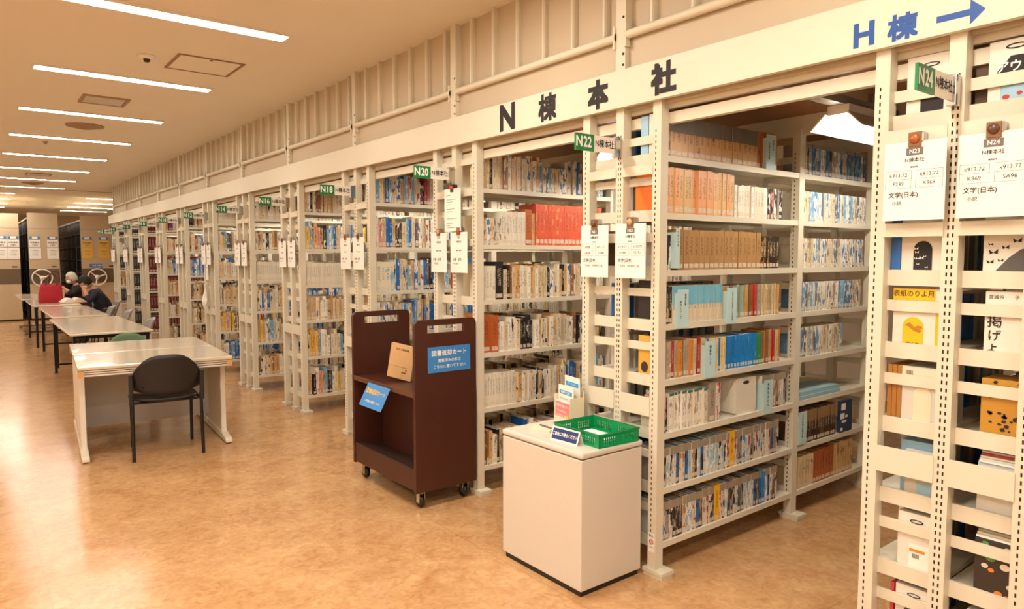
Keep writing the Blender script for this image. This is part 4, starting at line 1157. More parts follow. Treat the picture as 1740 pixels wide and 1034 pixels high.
lettering([('ゼミノ資料集', -0.0, 0.205, 0.016, 0.0002, 'CENTER'), ('史料館', 0.03, 0.06, 0.011, 0.0001, 'CENTER')], FACE, DARKC, t)
mb = MB()
quad(mb, -0.07, 0.06, 0.094, 0.096); quad(mb, 0.02, 0.022, 0.018, 0.094)
mb.build('ruled_lines', mat('ochre_line', (170, 130, 84), 0.6), t)
poly(MB(), oval(0.045, 0.078, 0.006, 0.006, 10)).build('red_dot', mat('red_print', (196, 60, 50), 0.6), t)

# ------------------------------------------------------------------ low white cabinet and what stands on it
cab = empty('low_cabinet', (-0.22, 0.097, 0), 'low cream speckled cabinet standing against the end of bookcase N22', 'cabinet')
MB().box(-0.185, 0.185, -0.27, 0.27, 0, 0.03).build('plinth', BLACK_P, cab)
MB().box(-0.196, 0.192, -0.283, 0.283, 0.028, 0.615).build('body', COUNTER, cab, bevel=0.004)
MB().box(-0.198, 0.195, -0.287, 0.288, 0.619, 0.648).build('lid', COUNTER, cab, bevel=0.01)
ZT = 0.648
bk = empty('plastic_basket', (-0.175, -0.03, ZT), 'green perforated plastic basket on the low white cabinet', 'basket', rz=math.radians(-2))
BX, BY, BH = 0.125, 0.155, 0.062
MB().box(-BX + 0.006, BX - 0.006, -BY + 0.006, BY - 0.006, 0.0, 0.004).build('base', GREEN_B, bk)
def basket_wall(axis, s, L, off):
    mb = MB()
    def bar(a0, a1, z0, z1):
        o0, o1 = sorted((off, off - s * 0.005))
        if axis == 'x': mb.box(a0, a1, o0, o1, z0, z1)
        else: mb.box(o0, o1, a0, a1, z0, z1)
    bar(-L, L, 0, 0.010); bar(-L, L, BH - 0.018, BH)
    edges = [(-L, -L + 0.03), (-0.022, 0.022), (L - 0.03, L)]
    for a in edges: bar(a[0], a[1], 0.010, BH - 0.018)
    for (a, b_) in ((-L + 0.03, -0.022), (0.022, L - 0.03)):
        n = max(3, int((b_ - a) / 0.011))
        for i in range(1, n): 
            c = a + (b_ - a) * i / n
            bar(c - 0.002, c + 0.002, 0.010, BH - 0.018)
        for z in (0.0205, 0.0315): bar(a, b_, z, z + 0.003)
    o0, o1 = sorted((off + s * 0.004, off - s * 0.006))
    if axis == 'x': mb.box(-L - 0.003, L + 0.003, o0, o1, BH - 0.006, BH)
    else: mb.box(o0, o1, -L - 0.003, L + 0.003, BH - 0.006, BH)
    mb.build('basket_wall', GREEN_B, bk)
for s in (-1, 1):
    basket_wall('x', s, BX, s * BY); basket_wall('y', s, BY, s * BX)
o = MB().box(-0.085, 0.06, -0.10, 0.09, 0, 0.012).build('paper_stack', mat('pale_paper', (232, 240, 236), 0.7))
o.location = (-0.175, -0.03, ZT + 0.005)
tag(o, 'stack of pale leaflets lying in the green basket', 'paper')
t = empty('table_sign', (-0.335, 0.0, ZT), 'small navy and white tent sign in front of the green basket', 'sign', rz=math.radians(4))
Mx = plane_matrix((-0.022, 0, 0.0), (0, -1, 0), Vector((0.022, 0, 0.06)))
MB().box(-0.086, 0.086, 0, 0.066, -0.001, 0.001, Mx).build('front_leaf', PAPER, t)
Mb = plane_matrix((0.022, 0, 0.0), (0, -1, 0), Vector((-0.022, 0, 0.06)))
MB().box(-0.086, 0.086, 0, 0.066, -0.001, 0.001, Mb).build('rear_leaf', PAPER, t)
MB().box(-0.078, 0.078, 0.008, 0.058, 0.001, 0.0016, Mx).build('navy_panel', NAVY_P, t)
lettering([('ご自由にお持ちください', 0, 0.033, 0.0185, 0.0006, 'CENTER', 0.75)], Mx @ Matrix.Translation((0, 0, 0.0014)), WHITE_INK, t)
t = empty('leaflet_rack', (-0.075, 0.275, ZT), 'cream leaflet rack on the far corner of the low white cabinet', 'rack', rz=math.radians(-12))
MB().box(-0.035, 0.05, -0.078, 0.078, 0, 0.006).box(0.046, 0.05, -0.078, 0.078, 0.006, 0.17).box(0.006, 0.009, -0.078, 0.078, 0.006, 0.15).box(-0.035, -0.032, -0.078, 0.078, 0.006, 0.03).box(-0.035, 0.05, -0.081, -0.078, 0, 0.14).box(-0.035, 0.05, 0.078, 0.081, 0, 0.14).build('rack_body', CREAMC, t)
RB = math.radians(-12)
def flyer(dx, z0, z1, label, deco):
    e = empty('leaflet', (-0.075 + dx * math.cos(RB), 0.275 + dx * math.sin(RB), ZT + z0), label, 'leaflet', 'leaflets in the cream rack', rz=RB)
    h = z1 - z0
    MB().box(0, 0.004, -0.074, 0.074, 0, h).build('sheet', PAPER, e)
    deco(e, h)
def d_front(e, h):
    quad(MB(), -0.068, 0.07, 0.002, h - 0.008).build('pink_panel', PINK_P, e)
    lettering([('利用者の皆さまへ', 0, h - 0.028, 0.015, 0.0003, 'CENTER'), ('新しい本の案内', -0.01, h - 0.055, 0.012, 0.0002, 'CENTER'), ('どなたでもご利用', -0.01, h - 0.078, 0.012, 0.0002, 'CENTER'), ('お待ちして', -0.03, h - 0.1, 0.012, 0.0002, 'CENTER')], FACE, WHITE_INK, e, lift=0.0011)
    poly(MB(), oval(0.045, 0.025, 0.015, 0.017, 12), 0.0012).build('yellow_spot', YEL_INK, e)
def d_mid(e, h):
    quad(MB(), -0.062, 0.062, h - 0.045, h - 0.025).build('cyan_band', CYAN_P, e)
    lettering([('図書館のご案内', 0, h - 0.035, 0.013, 0.0003, 'CENTER')], FACE, WHITE_INK, e, lift=0.0011)
    lettering([('開館日のお知らせ', -0.015, h - 0.068, 0.01, 0, 'CENTER'), ('貸出についてのご注意', -0.005, h - 0.085, 0.01, 0, 'CENTER')], FACE, INK_G, e, 'small_lettering', 0.0011)
def d_back(e, h):
    quad(MB(), -0.062, 0.062, h - 0.05, h - 0.028).build('cyan_band', CYAN_P, e)
    lettering([('コレクション', 0, h - 0.039, 0.013, 0.0003, 'CENTER')], FACE, WHITE_INK, e, lift=0.0011)
flyer(-0.030, 0.008, 0.115, 'leaflet with pink panel at the front of the cream rack', d_front)
flyer(-0.012, 0.008, 0.19, 'white leaflet with blue band in the middle of the cream rack', d_mid)
flyer(0.025, 0.008, 0.235, 'tallest white leaflet with blue band at the back of the rack', d_back)
t = empty('memo_pad', (-0.27, 0.24, ZT), 'small cream memo pad lying beside the navy sign', 'memo pad', rz=math.radians(20))
MB().box(-0.045, 0.045, -0.06, 0.06, 0, 0.012).build('pad', CREAMC, t, bevel=0.001)
MB().tube([(-0.01, -0.05, 0.017), (0.02, 0.03, 0.017)], 0.004, 8).build('pencil', INK_G, t)

# ------------------------------------------------------------------ desks and tables
def desk(cx, cy, rz, flip, label):
    t = empty('desk', (cx, cy, 0), label, 'desk', 'cream desks standing back to back', rz=rz)
    W2, DP, H = 0.525, 0.80, 0.715
    s = -1 if flip else 1           # sitter's side is -Y for s = 1
    def bx(mb, x0, x1, y0, y1, z0, z1):
        a, b = sorted((s * y0, s * y1)); return mb.box(x0, x1, a, b, z0, z1)
    bx(MB(), -W2, W2, 0, DP, H - 0.028, H).build('top', TABLE_T, t, bevel=0.006)
    bx(MB(), -W2 + 0.04, W2 - 0.04, 0.012, 0.03, H - 0.075, H - 0.032).build('front_apron', TABLE_E, t)
    for z in (H - 0.047, H - 0.062):
        bx(MB(), -W2 + 0.04, W2 - 0.04, 0.010, 0.014, z, z + 0.004).build('apron_groove', SLOT, t)
    for x in (-W2 + 0.002, W2 - 0.042):
        bx(MB(), x, x + 0.04, 0.006, 0.05, H - 0.08, H - 0.03).build('corner_block', WOODTAN, t)
    bx(MB(), -W2 + 0.06, W2 - 0.06, 0.05, DP - 0.02, H - 0.085, H - 0.03).build('tray', GREY_PANEL, t)
    bx(MB(), -W2 + 0.05, W2 - 0.05, DP - 0.06, DP - 0.045, 0.12, H - 0.08).build('modesty_panel', GREY_PANEL, t)
    for x in (-W2 + 0.012, W2 - 0.052):
        L = bx(MB(), x, x + 0.04, 0.24, DP - 0.02, 0.05, H - 0.03).build('leg_panel', TABLE_E, t, bevel=0.006)
        bx(MB(), x + 0.004, x + 0.036, 0.232, 0.24, 0.06, H - 0.08).build('leg_trim', WHITE_P, L)
        mb = MB()
        pts = [(s * 0.05, 0.008), (s * (DP - 0.01), 0.008), (s * (DP - 0.01), 0.07), (s * 0.26, 0.07), (s * 0.08, 0.045), (s * 0.05, 0.03)]
        if s < 0: pts = pts[::-1]
        mb.prism(pts, x - 0.005, x + 0.045, 'x')
        f = mb.build('foot', TABLE_E, t, bevel=0.005)
        for yg in (0.06, DP - 0.08):
            bx(MB(), x + 0.005, x + 0.035, yg, yg + 0.04, 0, 0.01).build('glide', BLACK_P, f)
    return t
DR = math.radians(-4)
desk(-1.365, 3.40, DR, False, 'front cream desk with the black chair pushed up to it')
desk(-1.365 + math.sin(-DR) * 1.6, 3.40 + 1.604, DR, True, 'rear cream desk standing back to back with the front one')

def table(x0, x1, y0, y1, h, label, base='legs'):
    t = empty('reading_table', ((x0 + x1) / 2, (y0 + y1) / 2, 0), label, 'table', 'reading tables in a row down the aisle')
    a, b = (x1 - x0) / 2, (y1 - y0) / 2
    MB().rbox(-a, a, -b, b, h - 0.022, h, 0.04, 4).build('top', TABLE_T, t, bevel=0.005)
    MB().rbox(-a - 0.002, a + 0.002, -b - 0.002, b + 0.002, h - 0.02, h - 0.004, 0.041, 4).build('edge_band', TABLE_E, t)
    mb = MB()
    for y in (-b + 0.08, b - 0.11): mb.box(-a + 0.06, a - 0.06, y, y + 0.03, h - 0.065, h - 0.022)
    for x in (-a + 0.04, a - 0.07): mb.box(x, x + 0.03, -b + 0.11, b - 0.11, h - 0.06, h - 0.022)
    mb.build('frame', BLACK_T, t)
    if base == 'legs':
        for x in (-a + 0.045, a - 0.045):
            for y in (-b + 0.09, b - 0.09):
                L = MB().box(x - 0.016, x + 0.016, y - 0.016, y + 0.016, 0.012, h - 0.03).build('leg', BLACK_T, t)
                MB().lathe([(0.02, 0), (0.02, 0.012)], (x, y, 0), 10).build('glide', BLACK_P, L)
        MB().box(-a + 0.045, a - 0.045, b - 0.1, b - 0.08, 0.10, 0.12).build('stretcher', BLACK_T, t)
    else:
        for y in (-b + 0.25, b - 0.25):
            MB().box(-0.03, 0.03, y - 0.03, y + 0.03, 0.05, h - 0.03).build('column', BLACK_T, t)
            MB().rbox(-a + 0.02, a - 0.02, y - 0.03, y + 0.03, 0.012, 0.05, 0.02).build('foot_bar', CHROME, t)
            for xg in (-a + 0.05, a - 0.09):
                MB().box(xg, xg + 0.04, y - 0.02, y + 0.02, 0, 0.014).build('glide', BLACK_P, t)
    return t
table(-1.66, -0.88, 6.12, 8.42, 0.70, 'nearest reading table, behind the green chair')
table(-1.60, -0.94, 8.72, 11.02, 0.70, 'second reading table, empty with a pinkish reflection')
table(-1.64, -0.96, 11.42, 13.4, 0.70, 'third reading table carrying the red tote bag')
table(-1.68, -0.98, 13.75, 15.95, 0.70, 'farthest reading table, beyond the red tote bag', 'columns')

# ------------------------------------------------------------------ chairs
def office_chair(loc, rz, label, shell, frame):
    """stacking chair with oval backrest; sitter looks along +Y"""
    t = empty('chair', loc, label, 'chair', None, rz=rz)
    # seat: rounded slab slightly dished
    vs = []; n = 9
    mb = MB()
    for j in range(n):
        for i in range(n):
            u, v = i / (n - 1) * 2 - 1, j / (n - 1) * 2 - 1
            k = 1 - 0.10 * (u * u) * (v * v)
            vs.append((0.225 * u * k, 0.215 * v * k, 0.445 - 0.012 * (1 - u * u) + (0.012 * max(0, -v) ** 2) - 0.02 * max(0, v) ** 3))
    m_ = len(vs)
    vs += [(x, y, z - 0.022) for x, y, z in vs]
    fs = []
    for j in range(n - 1):
        for i in range(n - 1):
            a = j * n + i
            fs.append((a, a + 1, a + n + 1, a + n)); fs.append((m_ + a, m_ + a + n, m_ + a + n + 1, m_ + a + 1))
    rim = [i for i in range(n)] + [j * n + n - 1 for j in range(1, n)] + [(n - 1) * n + i for i in range(n - 2, -1, -1)] + [j * n for j in range(n - 2, 0, -1)]
    for a, b in zip(rim, rim[1:] + rim[:1]): fs.append((b, a, m_ + a, m_ + b))
    mb.add(vs, fs, True)
    mb.build('seat', shell, t)
    # backrest: wide oval curved panel
    mb = MB(); ring = []
    nu, nv = 12, 8
    def prof(u, v):              # u in -1..1 across, v in 0..1 up
        half = 0.235 * (1 - 0.30 * max(0, v - 0.35) ** 2 / 0.42) * (0.86 + 0.14 * min(1, v / 0.3))
        return half
    vs = []
    for j in range(nv + 1):
        v = j / nv
        for i in range(nu + 1):
            u = i / nu * 2 - 1
            x = u * 0.235
            top = 0.78 - 0.15 * abs(u) ** 3.2
            bot = 0.475 + 0.05 * abs(u) ** 2.4
            z = bot + (top - bot) * v
            y = -0.235 - 0.06 * v + 0.055 * (u * u)
            vs.append((x, y, z))
    m_ = len(vs)
    vs += [(x, y - 0.016, z) for x, y, z in vs]
    fs = []
    w_ = nu + 1
    for j in range(nv):
        for i in range(nu):
            a = j * w_ + i
            fs.append((a + w_, a + w_ + 1, a + 1, a)); fs.append((m_ + a, m_ + a + 1, m_ + a + w_ + 1, m_ + a + w_))
    rim = [i for i in range(w_)] + [j * w_ + nu for j in range(1, nv + 1)] + [nv * w_ + i for i in range(nu - 1, -1, -1)] + [j * w_ for j in range(nv - 1, 0, -1)]
    for a, b in zip(rim, rim[1:] + rim[:1]): fs.append((a, b, m_ + b, m_ + a))
    mb.add(vs, fs, True)
    back = mb.build('backrest', shell, t)
    mb = MB()
    for (x, z) in ((-0.14, 0.70), (0.14, 0.70), (-0.16, 0.54), (0.16, 0.54)):
        mb.lathe([(0.006, -0.002), (0.005, 0.0)], (x, -0.235 - 0.06 * (z - 0.475) / 0.3 + 0.055 * (x / 0.235) ** 2 - 0.0165, z), 8, 'y')
    mb.build('screw', frame, back)
    for s in (-1, 1):
        MB().tube([(s * 0.235, -0.255, 0.0), (s * 0.232, -0.232, 0.43), (s * 0.232, -0.225, 0.47)], 0.0125, 10).build('leg', frame, t)
        MB().tube([(s * 0.215, 0.225, 0.0), (s * 0.215, 0.19, 0.42)], 0.0125, 10).build('leg', frame, t)
        MB().tube([(s * 0.225, 0.19, 0.415), (s * 0.232, -0.23, 0.42)], 0.012, 8).build('side_rail', frame, t)
        MB().rbox(s * 0.238 - 0.014, s * 0.238 + 0.014, -0.262, -0.215, 0.42, 0.64, 0.008, 3).build('back_bracket', shell, t)
    MB().tube([(-0.22, -0.15, 0.412), (0.22, -0.15, 0.412)], 0.01, 8).build('cross_rail', frame, t)
    return t
office_chair((-1.31, 3.545, 0), math.radians(-6), 'black chair with oval backrest at the front cream desk', BLACK_P, BLACK_T)
GREEN_F = mat('green_upholstery', (96, 128, 92), 0.7, noise=0.1, scale=120)
gc = office_chair((-1.225, 5.40, 0), math.radians(176), 'green-backed chair tucked behind the rear cream desk', GREEN_F, METAL_D)
gc.scale = (0.85, 0.9, 0.925)
GSHELL = mat('grey_shell', (150, 143, 136), 0.4)
def shell_chair(loc, rz, label):
    """moulded shell chair on thin legs; sitter looks along +Y"""
    t = empty('chair', loc, label, 'chair', 'grey shell chairs on the bookcase side of the tables', rz=rz)
    vs = []; nu, nv = 10, 12
    for j in range(nv + 1):
        v = j / nv
        for i in range(nu + 1):
            u = i / nu * 2 - 1
            if v < 0.5:
                y = 0.20 - 0.40 * (v / 0.5); z = 0.44 - 0.02 * math.sin(v / 0.5 * math.pi) + 0.03 * u * u
                hw = 0.215
            else:
                q = (v - 0.5) / 0.5
                y = -0.20 - 0.10 * q + 0.06 * u * u; z = 0.44 + 0.28 * q - 0.03 * (u * u) * q + 0.03 * u * u * (1 - q)
                hw = 0.215 * (1 - 0.18 * q ** 3)
            vs.append((u * hw, y, z))
    m_ = len(vs)
    vs += [(x, y - (0.01 if k // (nu + 1) > nv // 2 else 0), z - (0.012 if k // (nu + 1) <= nv // 2 else 0.0)) for k, (x, y, z) in enumerate(vs)]
    fs = []; w_ = nu + 1
    for j in range(nv):
        for i in range(nu):
            a = j * w_ + i
            fs.append((a + w_, a + w_ + 1, a + 1, a)[::1]); fs.append((m_ + a, m_ + a + 1, m_ + a + w_ + 1, m_ + a + w_))
    rim = [i for i in range(w_)] + [j * w_ + nu for j in range(1, nv + 1)] + [nv * w_ + i for i in range(nu - 1, -1, -1)] + [j * w_ for j in range(nv - 1, 0, -1)]
    for a, b in zip(rim, rim[1:] + rim[:1]): fs.append((a, b, m_ + b, m_ + a))
    MB().add(vs, fs, True).build('shell', GSHELL, t)
    for s in (-1, 1):
        MB().tube([(s * 0.20, -0.22, 0.0), (s * 0.18, -0.17, 0.42)], 0.01, 8).build('leg', METAL_D, t)
        MB().tube([(s * 0.20, 0.20, 0.0), (s * 0.18, 0.16, 0.42)], 0.01, 8).build('leg', METAL_D, t)
    MB().tube([(-0.18, 0.0, 0.418), (0.18, 0.0, 0.418)], 0.009, 8).build('cross_rail', METAL_D, t)
    return t
FACEW = math.radians(90)      # looking along -X
shell_chair((-0.60, 11.95, 0), FACEW, 'grey shell chair under the person in the navy shirt')
shell_chair((-0.60, 14.35, 0), FACEW, 'grey shell chair under the white-haired person')
shell_chair((-0.88, 7.6, 0), FACEW, 'grey shell chair at the nearest reading table, near side')
shell_chair((-0.86, 9.3, 0), FACEW, 'grey shell chair at the second reading table, near end')
shell_chair((-0.92, 10.4, 0), FACEW, 'grey shell chair just in front of the person in navy')

# ------------------------------------------------------------------ people
SKIN = mat('skin', (206, 150, 118), 0.55)
def skin_mesh(name, chains, root=0, sub=2):
    """chains: list of [(point, radius), ...]; equal points are merged; grown with a Skin modifier"""
    pts = []; rad = []; ed = []
    def idx(p, r):
        for i, q in enumerate(pts):
            if (Vector(q) - Vector(p)).length < 1e-4: return i
        pts.append(tuple(p)); rad.append(r)
        return len(pts) - 1
    for ch in chains:
        last = None
        for (p, r) in ch:
            i = idx(p, r)
            if last is not None and i != last: ed.append((last, i))
            last = i
    me = bpy.data.meshes.new(name)
    me.from_pydata(pts, ed, [])
    o = bpy.data.objects.new(name, me)
    _TMP.collection.objects.link(o)
    sk = o.modifiers.new('skin', 'SKIN')
    sk.use_smooth_shade = True
    sb = o.modifiers.new('sub', 'SUBSURF'); sb.levels = sub; sb.render_levels = sub
    for i, d in enumerate(me.skin_vertices[0].data):
        r = rad[i]
        d.radius = r if isinstance(r, tuple) else (r, r)
        d.use_root = (i == root)
    _TMP.view_layers[0].update()
    dg = _TMP.view_layers[0].depsgraph
    out = bpy.data.meshes.new_from_object(o.evaluated_get(dg))
    vs = [tuple(v.co) for v in out.vertices]; fs = [tuple(p.vertices) for p in out.polygons]
    bpy.data.objects.remove(o); bpy.data.meshes.remove(me); bpy.data.meshes.remove(out)
    return vs, fs
def person(loc, label, shirt, trousers, hairm, hair_kind, hands, elbows, nod, lean):
    """seated figure looking along local -X; origin on the floor below the hips"""
    t = empty('person', loc, label, 'person')
    hip = Vector((0, 0, 0.50)); neck = Vector((-lean, 0, 0.935)); chest = hip.lerp(neck, 0.62) + Vector((0.02, 0, 0)); waist = hip.lerp(neck, 0.28) + Vector((0.03, 0, 0))
    head = neck + Vector((-0.055 - 0.05 * nod, 0, 0.135 - 0.025 * nod))
    body = []
    spine = [(hip, 0.13), (waist, 0.12), (chest, 0.13), (neck + Vector((0.01, 0, -0.02)), 0.065), (neck + Vector((-0.02, 0, 0.04)), 0.05)]
    chains = [spine]
    cloth = [[(hip, 0.145), (waist, 0.135), (chest, 0.15), (neck + Vector((0.015, 0, -0.045)), 0.11), (neck + Vector((0.0, 0, 0.0)), 0.07)]]
    fingers = []
    for s in (-1, 1):
        sh = neck + Vector((0.02, s * 0.17, -0.075)); el = Vector(elbows[0 if s < 0 else 1]); hd = Vector(hands[0 if s < 0 else 1])
        wr = el.lerp(hd, 0.80)
        chains.append([(chest, 0.13), (sh, 0.055), (sh.lerp(el, 0.5), 0.045), (el, 0.040), (el.lerp(wr, 0.5), 0.036), (wr, 0.026), (hd, 0.030)])
        cloth.append([(chest, 0.145), (sh, 0.075), (sh.lerp(el, 0.5), 0.064), (el, 0.056), (el.lerp(wr, 0.55), 0.046)])
        hp = hip + Vector((-0.02, s * 0.085, -0.01)); kn = Vector((-0.42, s * 0.11, 0.48)); an = Vector((-0.36, s * 0.11, 0.09)); toe = Vector((-0.52, s * 0.12, 0.035))
        chains.append([(hip, 0.13), (hp, 0.085), (kn, 0.06), (an, 0.042), (toe, 0.035)])
        dirv = (hd - wr).normalized(); side = Vector((0, 1, 0))
        nrm = dirv.cross(side).normalized()
        for fi in range(4):
            base = hd + side * (fi - 1.5) * 0.018 + dirv * 0.01
            ln = (0.060, 0.072, 0.068, 0.052)[fi]
            p1 = base + dirv * ln * 0.5; p2 = base + dirv * ln * 0.8 + nrm * -0.014; p3 = base + dirv * ln + nrm * -0.032
            fingers.append([(base, 0.009), (p1, 0.0088), (p2, 0.008), (p3, 0.007)])
        tb = hd - side * s * 0.03 - dirv * 0.01
        fingers.append([(tb, 0.011), (tb - side * s * 0.018 + dirv * 0.02, 0.010), (tb - side * s * 0.024 + dirv * 0.045, 0.008)])
    vs, fs = skin_mesh('body', chains)
    mb = MB().add(vs, fs, True)
    for ch in fingers:
        mb.tube([c[0] for c in ch], 0.008, 6, True, True, [c[1] for c in ch])
    # head with face
    pit = nod * 0.62
    Rm = Matrix.Translation(head) @ Matrix.Rotation(-pit, 4, 'Y')
    hm = MB(); hm.ball((0, 0, 0), 0.093, 0.075, 0.115, 20, 14)
    hv = []
    for p in hm.v:
        x, y, z = p
        if x < 0 and z < 0: y *= 1 + 0.28 * z / 0.115; x *= 0.98
        if x < 0 and abs(y) < 0.02 and -0.045 < z < 0.01: x -= 0.016 * (1 - abs(y) / 0.02)      # nose
        hv.append(Rm @ Vector((x, y, z)))
    mb.add(hv, hm.f, True)
    for s in (-1, 1):
        em = MB(); em.ball((0.005, s * 0.076, -0.005), 0.02, 0.009, 0.03, 8, 6)
        mb.add([Rm @ Vector(p) for p in em.v], em.f, True)
    b = mb.build('body', SKIN, t)
    em = MB()
    for s in (-1, 1): em.ball((-0.083, s * 0.03, 0.008), 0.007, 0.011, 0.006, 8, 6)
    MB().add([Rm @ Vector(p) for p in em.v], em.f, True).build('eyes', INK, t)
    vs, fs = skin_mesh('shirt', cloth)
    MB().add(vs, fs, True).build('shirt', shirt, t)
    vs, fs = skin_mesh('trousers', [[(hip, 0.15), (hip + Vector((-0.02, s * 0.085, -0.01)), 0.1), (Vector((-0.42, s * 0.11, 0.48)), 0.075), (Vector((-0.36, s * 0.11, 0.12)), 0.055)] for s in (-1, 1)])
    MB().add(vs, fs, True).build('trousers', trousers, t)
    for s in (-1, 1):
        sm = MB(); sm.ball((-0.42, s * 0.118, 0.04), 0.125, 0.045, 0.04, 12, 8)
        sm.build('shoe', BLACK_P, t)
    # hair cap
    hm = MB(); hm.ball((0.006, 0, 0.012), 0.103, 0.087, 0.121, 22, 16)
    rr = random.Random(5)
    keep = []
    hvv = [(x * (1 + 0.05 * rr.random()), y * (1 + 0.05 * rr.random()), z * (1 + 0.04 * rr.random())) for x, y, z in hm.v]
    for q in hm.f:
        c = sum((Vector(hvv[i]) for i in q), Vector()) / len(q)
        face = c.x < -0.045 and c.z < (0.055 if hair_kind == 'short' else 0.035)
        low = c.z < -0.06 or (c.z < -0.02 and c.x < 0.0)
        if not face and not low: keep.append(q)
    MB().add([Rm @ Vector(p) for p in hvv], keep, True).build('hair', hairm, t)
    mk = MB(); mk.ball((-0.055, 0, -0.05), 0.05, 0.062, 0.046, 14, 10)
    mk = MB().add([Rm @ Vector(p) for p in mk.v], mk.f, True)
    mo = mk.build('face_mask', PAPER, t)
    return t
NAVYS = mat('navy_shirt', (34, 38, 52), 0.8, noise=0.15, scale=60)
person((-0.52, 12.0, 0), 'person in dark navy shirt bowed over an open book, hands at the face', NAVYS, mat('dark_trousers', (40, 38, 40), 0.8), mat('black_hair', (22, 18, 17), 0.75), 'long',
       [(-0.355, -0.05, 0.975), (-0.345, 0.07, 0.955)], [(-0.275, -0.20, 0.72), (-0.285, 0.20, 0.72)], 1.0, 0.20)
person((-0.58, 14.4, 0), 'white-haired person in black jacket and mask reading at the far table', mat('black_jacket', (30, 27, 28), 0.8), mat('dark_trousers', (40, 38, 40), 0.8), mat('white_hair', (216, 204, 186), 0.6), 'short',
       [(-0.39, -0.10, 0.90), (-0.36, 0.10, 0.77)], [(-0.22, -0.24, 0.74), (-0.20, 0.24, 0.74)], 0.35, 0.14)

# ------------------------------------------------------------------ things on the reading tables
bag = empty('tote_bag', (-1.335, 12.2, 0.70), 'red tote bag with brown handles on the third reading table', 'bag', rz=math.radians(4))
RED_F = mat('red_fabric', (172, 16, 32), 0.65, noise=0.2, scale=60, bump=0.4)
def loft(rings, m, name, parent):
    mb = MB(); n = len(rings[0]); vs = [p for r in rings for p in r]
    fs = [(i * n + j, i * n + (j + 1) % n, (i + 1) * n + (j + 1) % n, (i + 1) * n + j) for i in range(len(rings) - 1) for j in range(n)]
    fs.append(tuple(range(n))[::-1]); fs.append(tuple(range((len(rings) - 1) * n, len(rings) * n)))
    mb.add(vs, fs, True)
    return mb.build(name, m, parent)
def rrect(a, b, r, z, dx=0.0):
    out = []
    for (cx, cy, q) in ((a - r, b - r, 0), (-a + r, b - r, 1), (-a + r, -b + r, 2), (a - r, -b + r, 3)):
        for i in range(4):
            th = (q + i / 3) * math.pi / 2
            out.append((cx + r * math.cos(th) + dx, cy + r * math.sin(th), z))
    return out
loft([rrect(0.165, 0.09, 0.04, 0.0), rrect(0.178, 0.095, 0.04, 0.02), rrect(0.172, 0.088, 0.035, 0.15), rrect(0.158, 0.06, 0.03, 0.27, 0.012), rrect(0.148, 0.045, 0.03, 0.335, 0.018), rrect(0.14, 0.035, 0.03, 0.332, 0.018)], RED_F, 'bag_body', bag)
BRH = mat('brown_leather', (92, 42, 30), 0.5)
for y, dx, tp in ((-0.05, 0.0, 0.50), (0.05, 0.05, 0.56)):
    MB().tube([(-0.07 + dx, y, 0.30), (-0.06 + dx, y * 0.9, 0.42), (0.0 + dx, y * 0.8, tp - 0.01), (0.06 + dx, y * 0.8, tp), (0.10 + dx, y * 0.9, tp - 0.08), (0.09 + dx, y, 0.30)], 0.011, 8).build('handle', BRH, bag)
def open_book(loc, rz, label, red=False):
    t = empty('open_book', loc, label, 'book', rz=rz)
    for s in (-1, 1):
        n = 8; prof = []
        top = [(s * 0.2 * i / n, 0.012 + 0.045 * math.sin(math.pi * min(1, (i / n) * 0.9 + 0.12)) * (1 - 0.35 * i / n)) for i in range(n + 1)]
        pts = top + [(s * 0.2, 0.004), (0, 0.004)]
        if s > 0: pts = pts[::-1]
        MB().prism(pts, -0.14, 0.14, 'y').build('pages', PAPER if s < 0 else CREAMC, t)
    MB().box(-0.21, 0.21, -0.146, 0.146, 0, 0.004).build('cover', mat('red_cover', (200, 60, 60), 0.5), t)
    return t
ob = open_book((-1.03, 12.0, 0.70), math.radians(8), 'thick open book in front of the person in navy')
ob.scale = (0.9, 1.0, 1.7)
for i in range(3):
    o = MB().box(-0.13 + 0.01 * i, 0.13 - 0.006 * i, -0.09, 0.09, 0, 0.05).build('book_block', mat(('ochre_box', 'tan_box', 'brown_box')[i], ((206, 150, 70), (220, 176, 100), (176, 112, 56))[i], 0.6), None, bevel=0.003)
    o.name = 'hardback'
    o.location = (-1.1 + 0.01 * i, 14.0, 0.70 + i * 0.0505)
    tag(o, '%s ochre book of the pile between bag and white-haired person' % ('lowest', 'middle', 'topmost')[i], 'book', 'pile of ochre books')
    MB().box(-0.128 + 0.01 * i, 0.128 - 0.006 * i, -0.0915, -0.09, 0.006, 0.044).build('pages', PAGES, o)

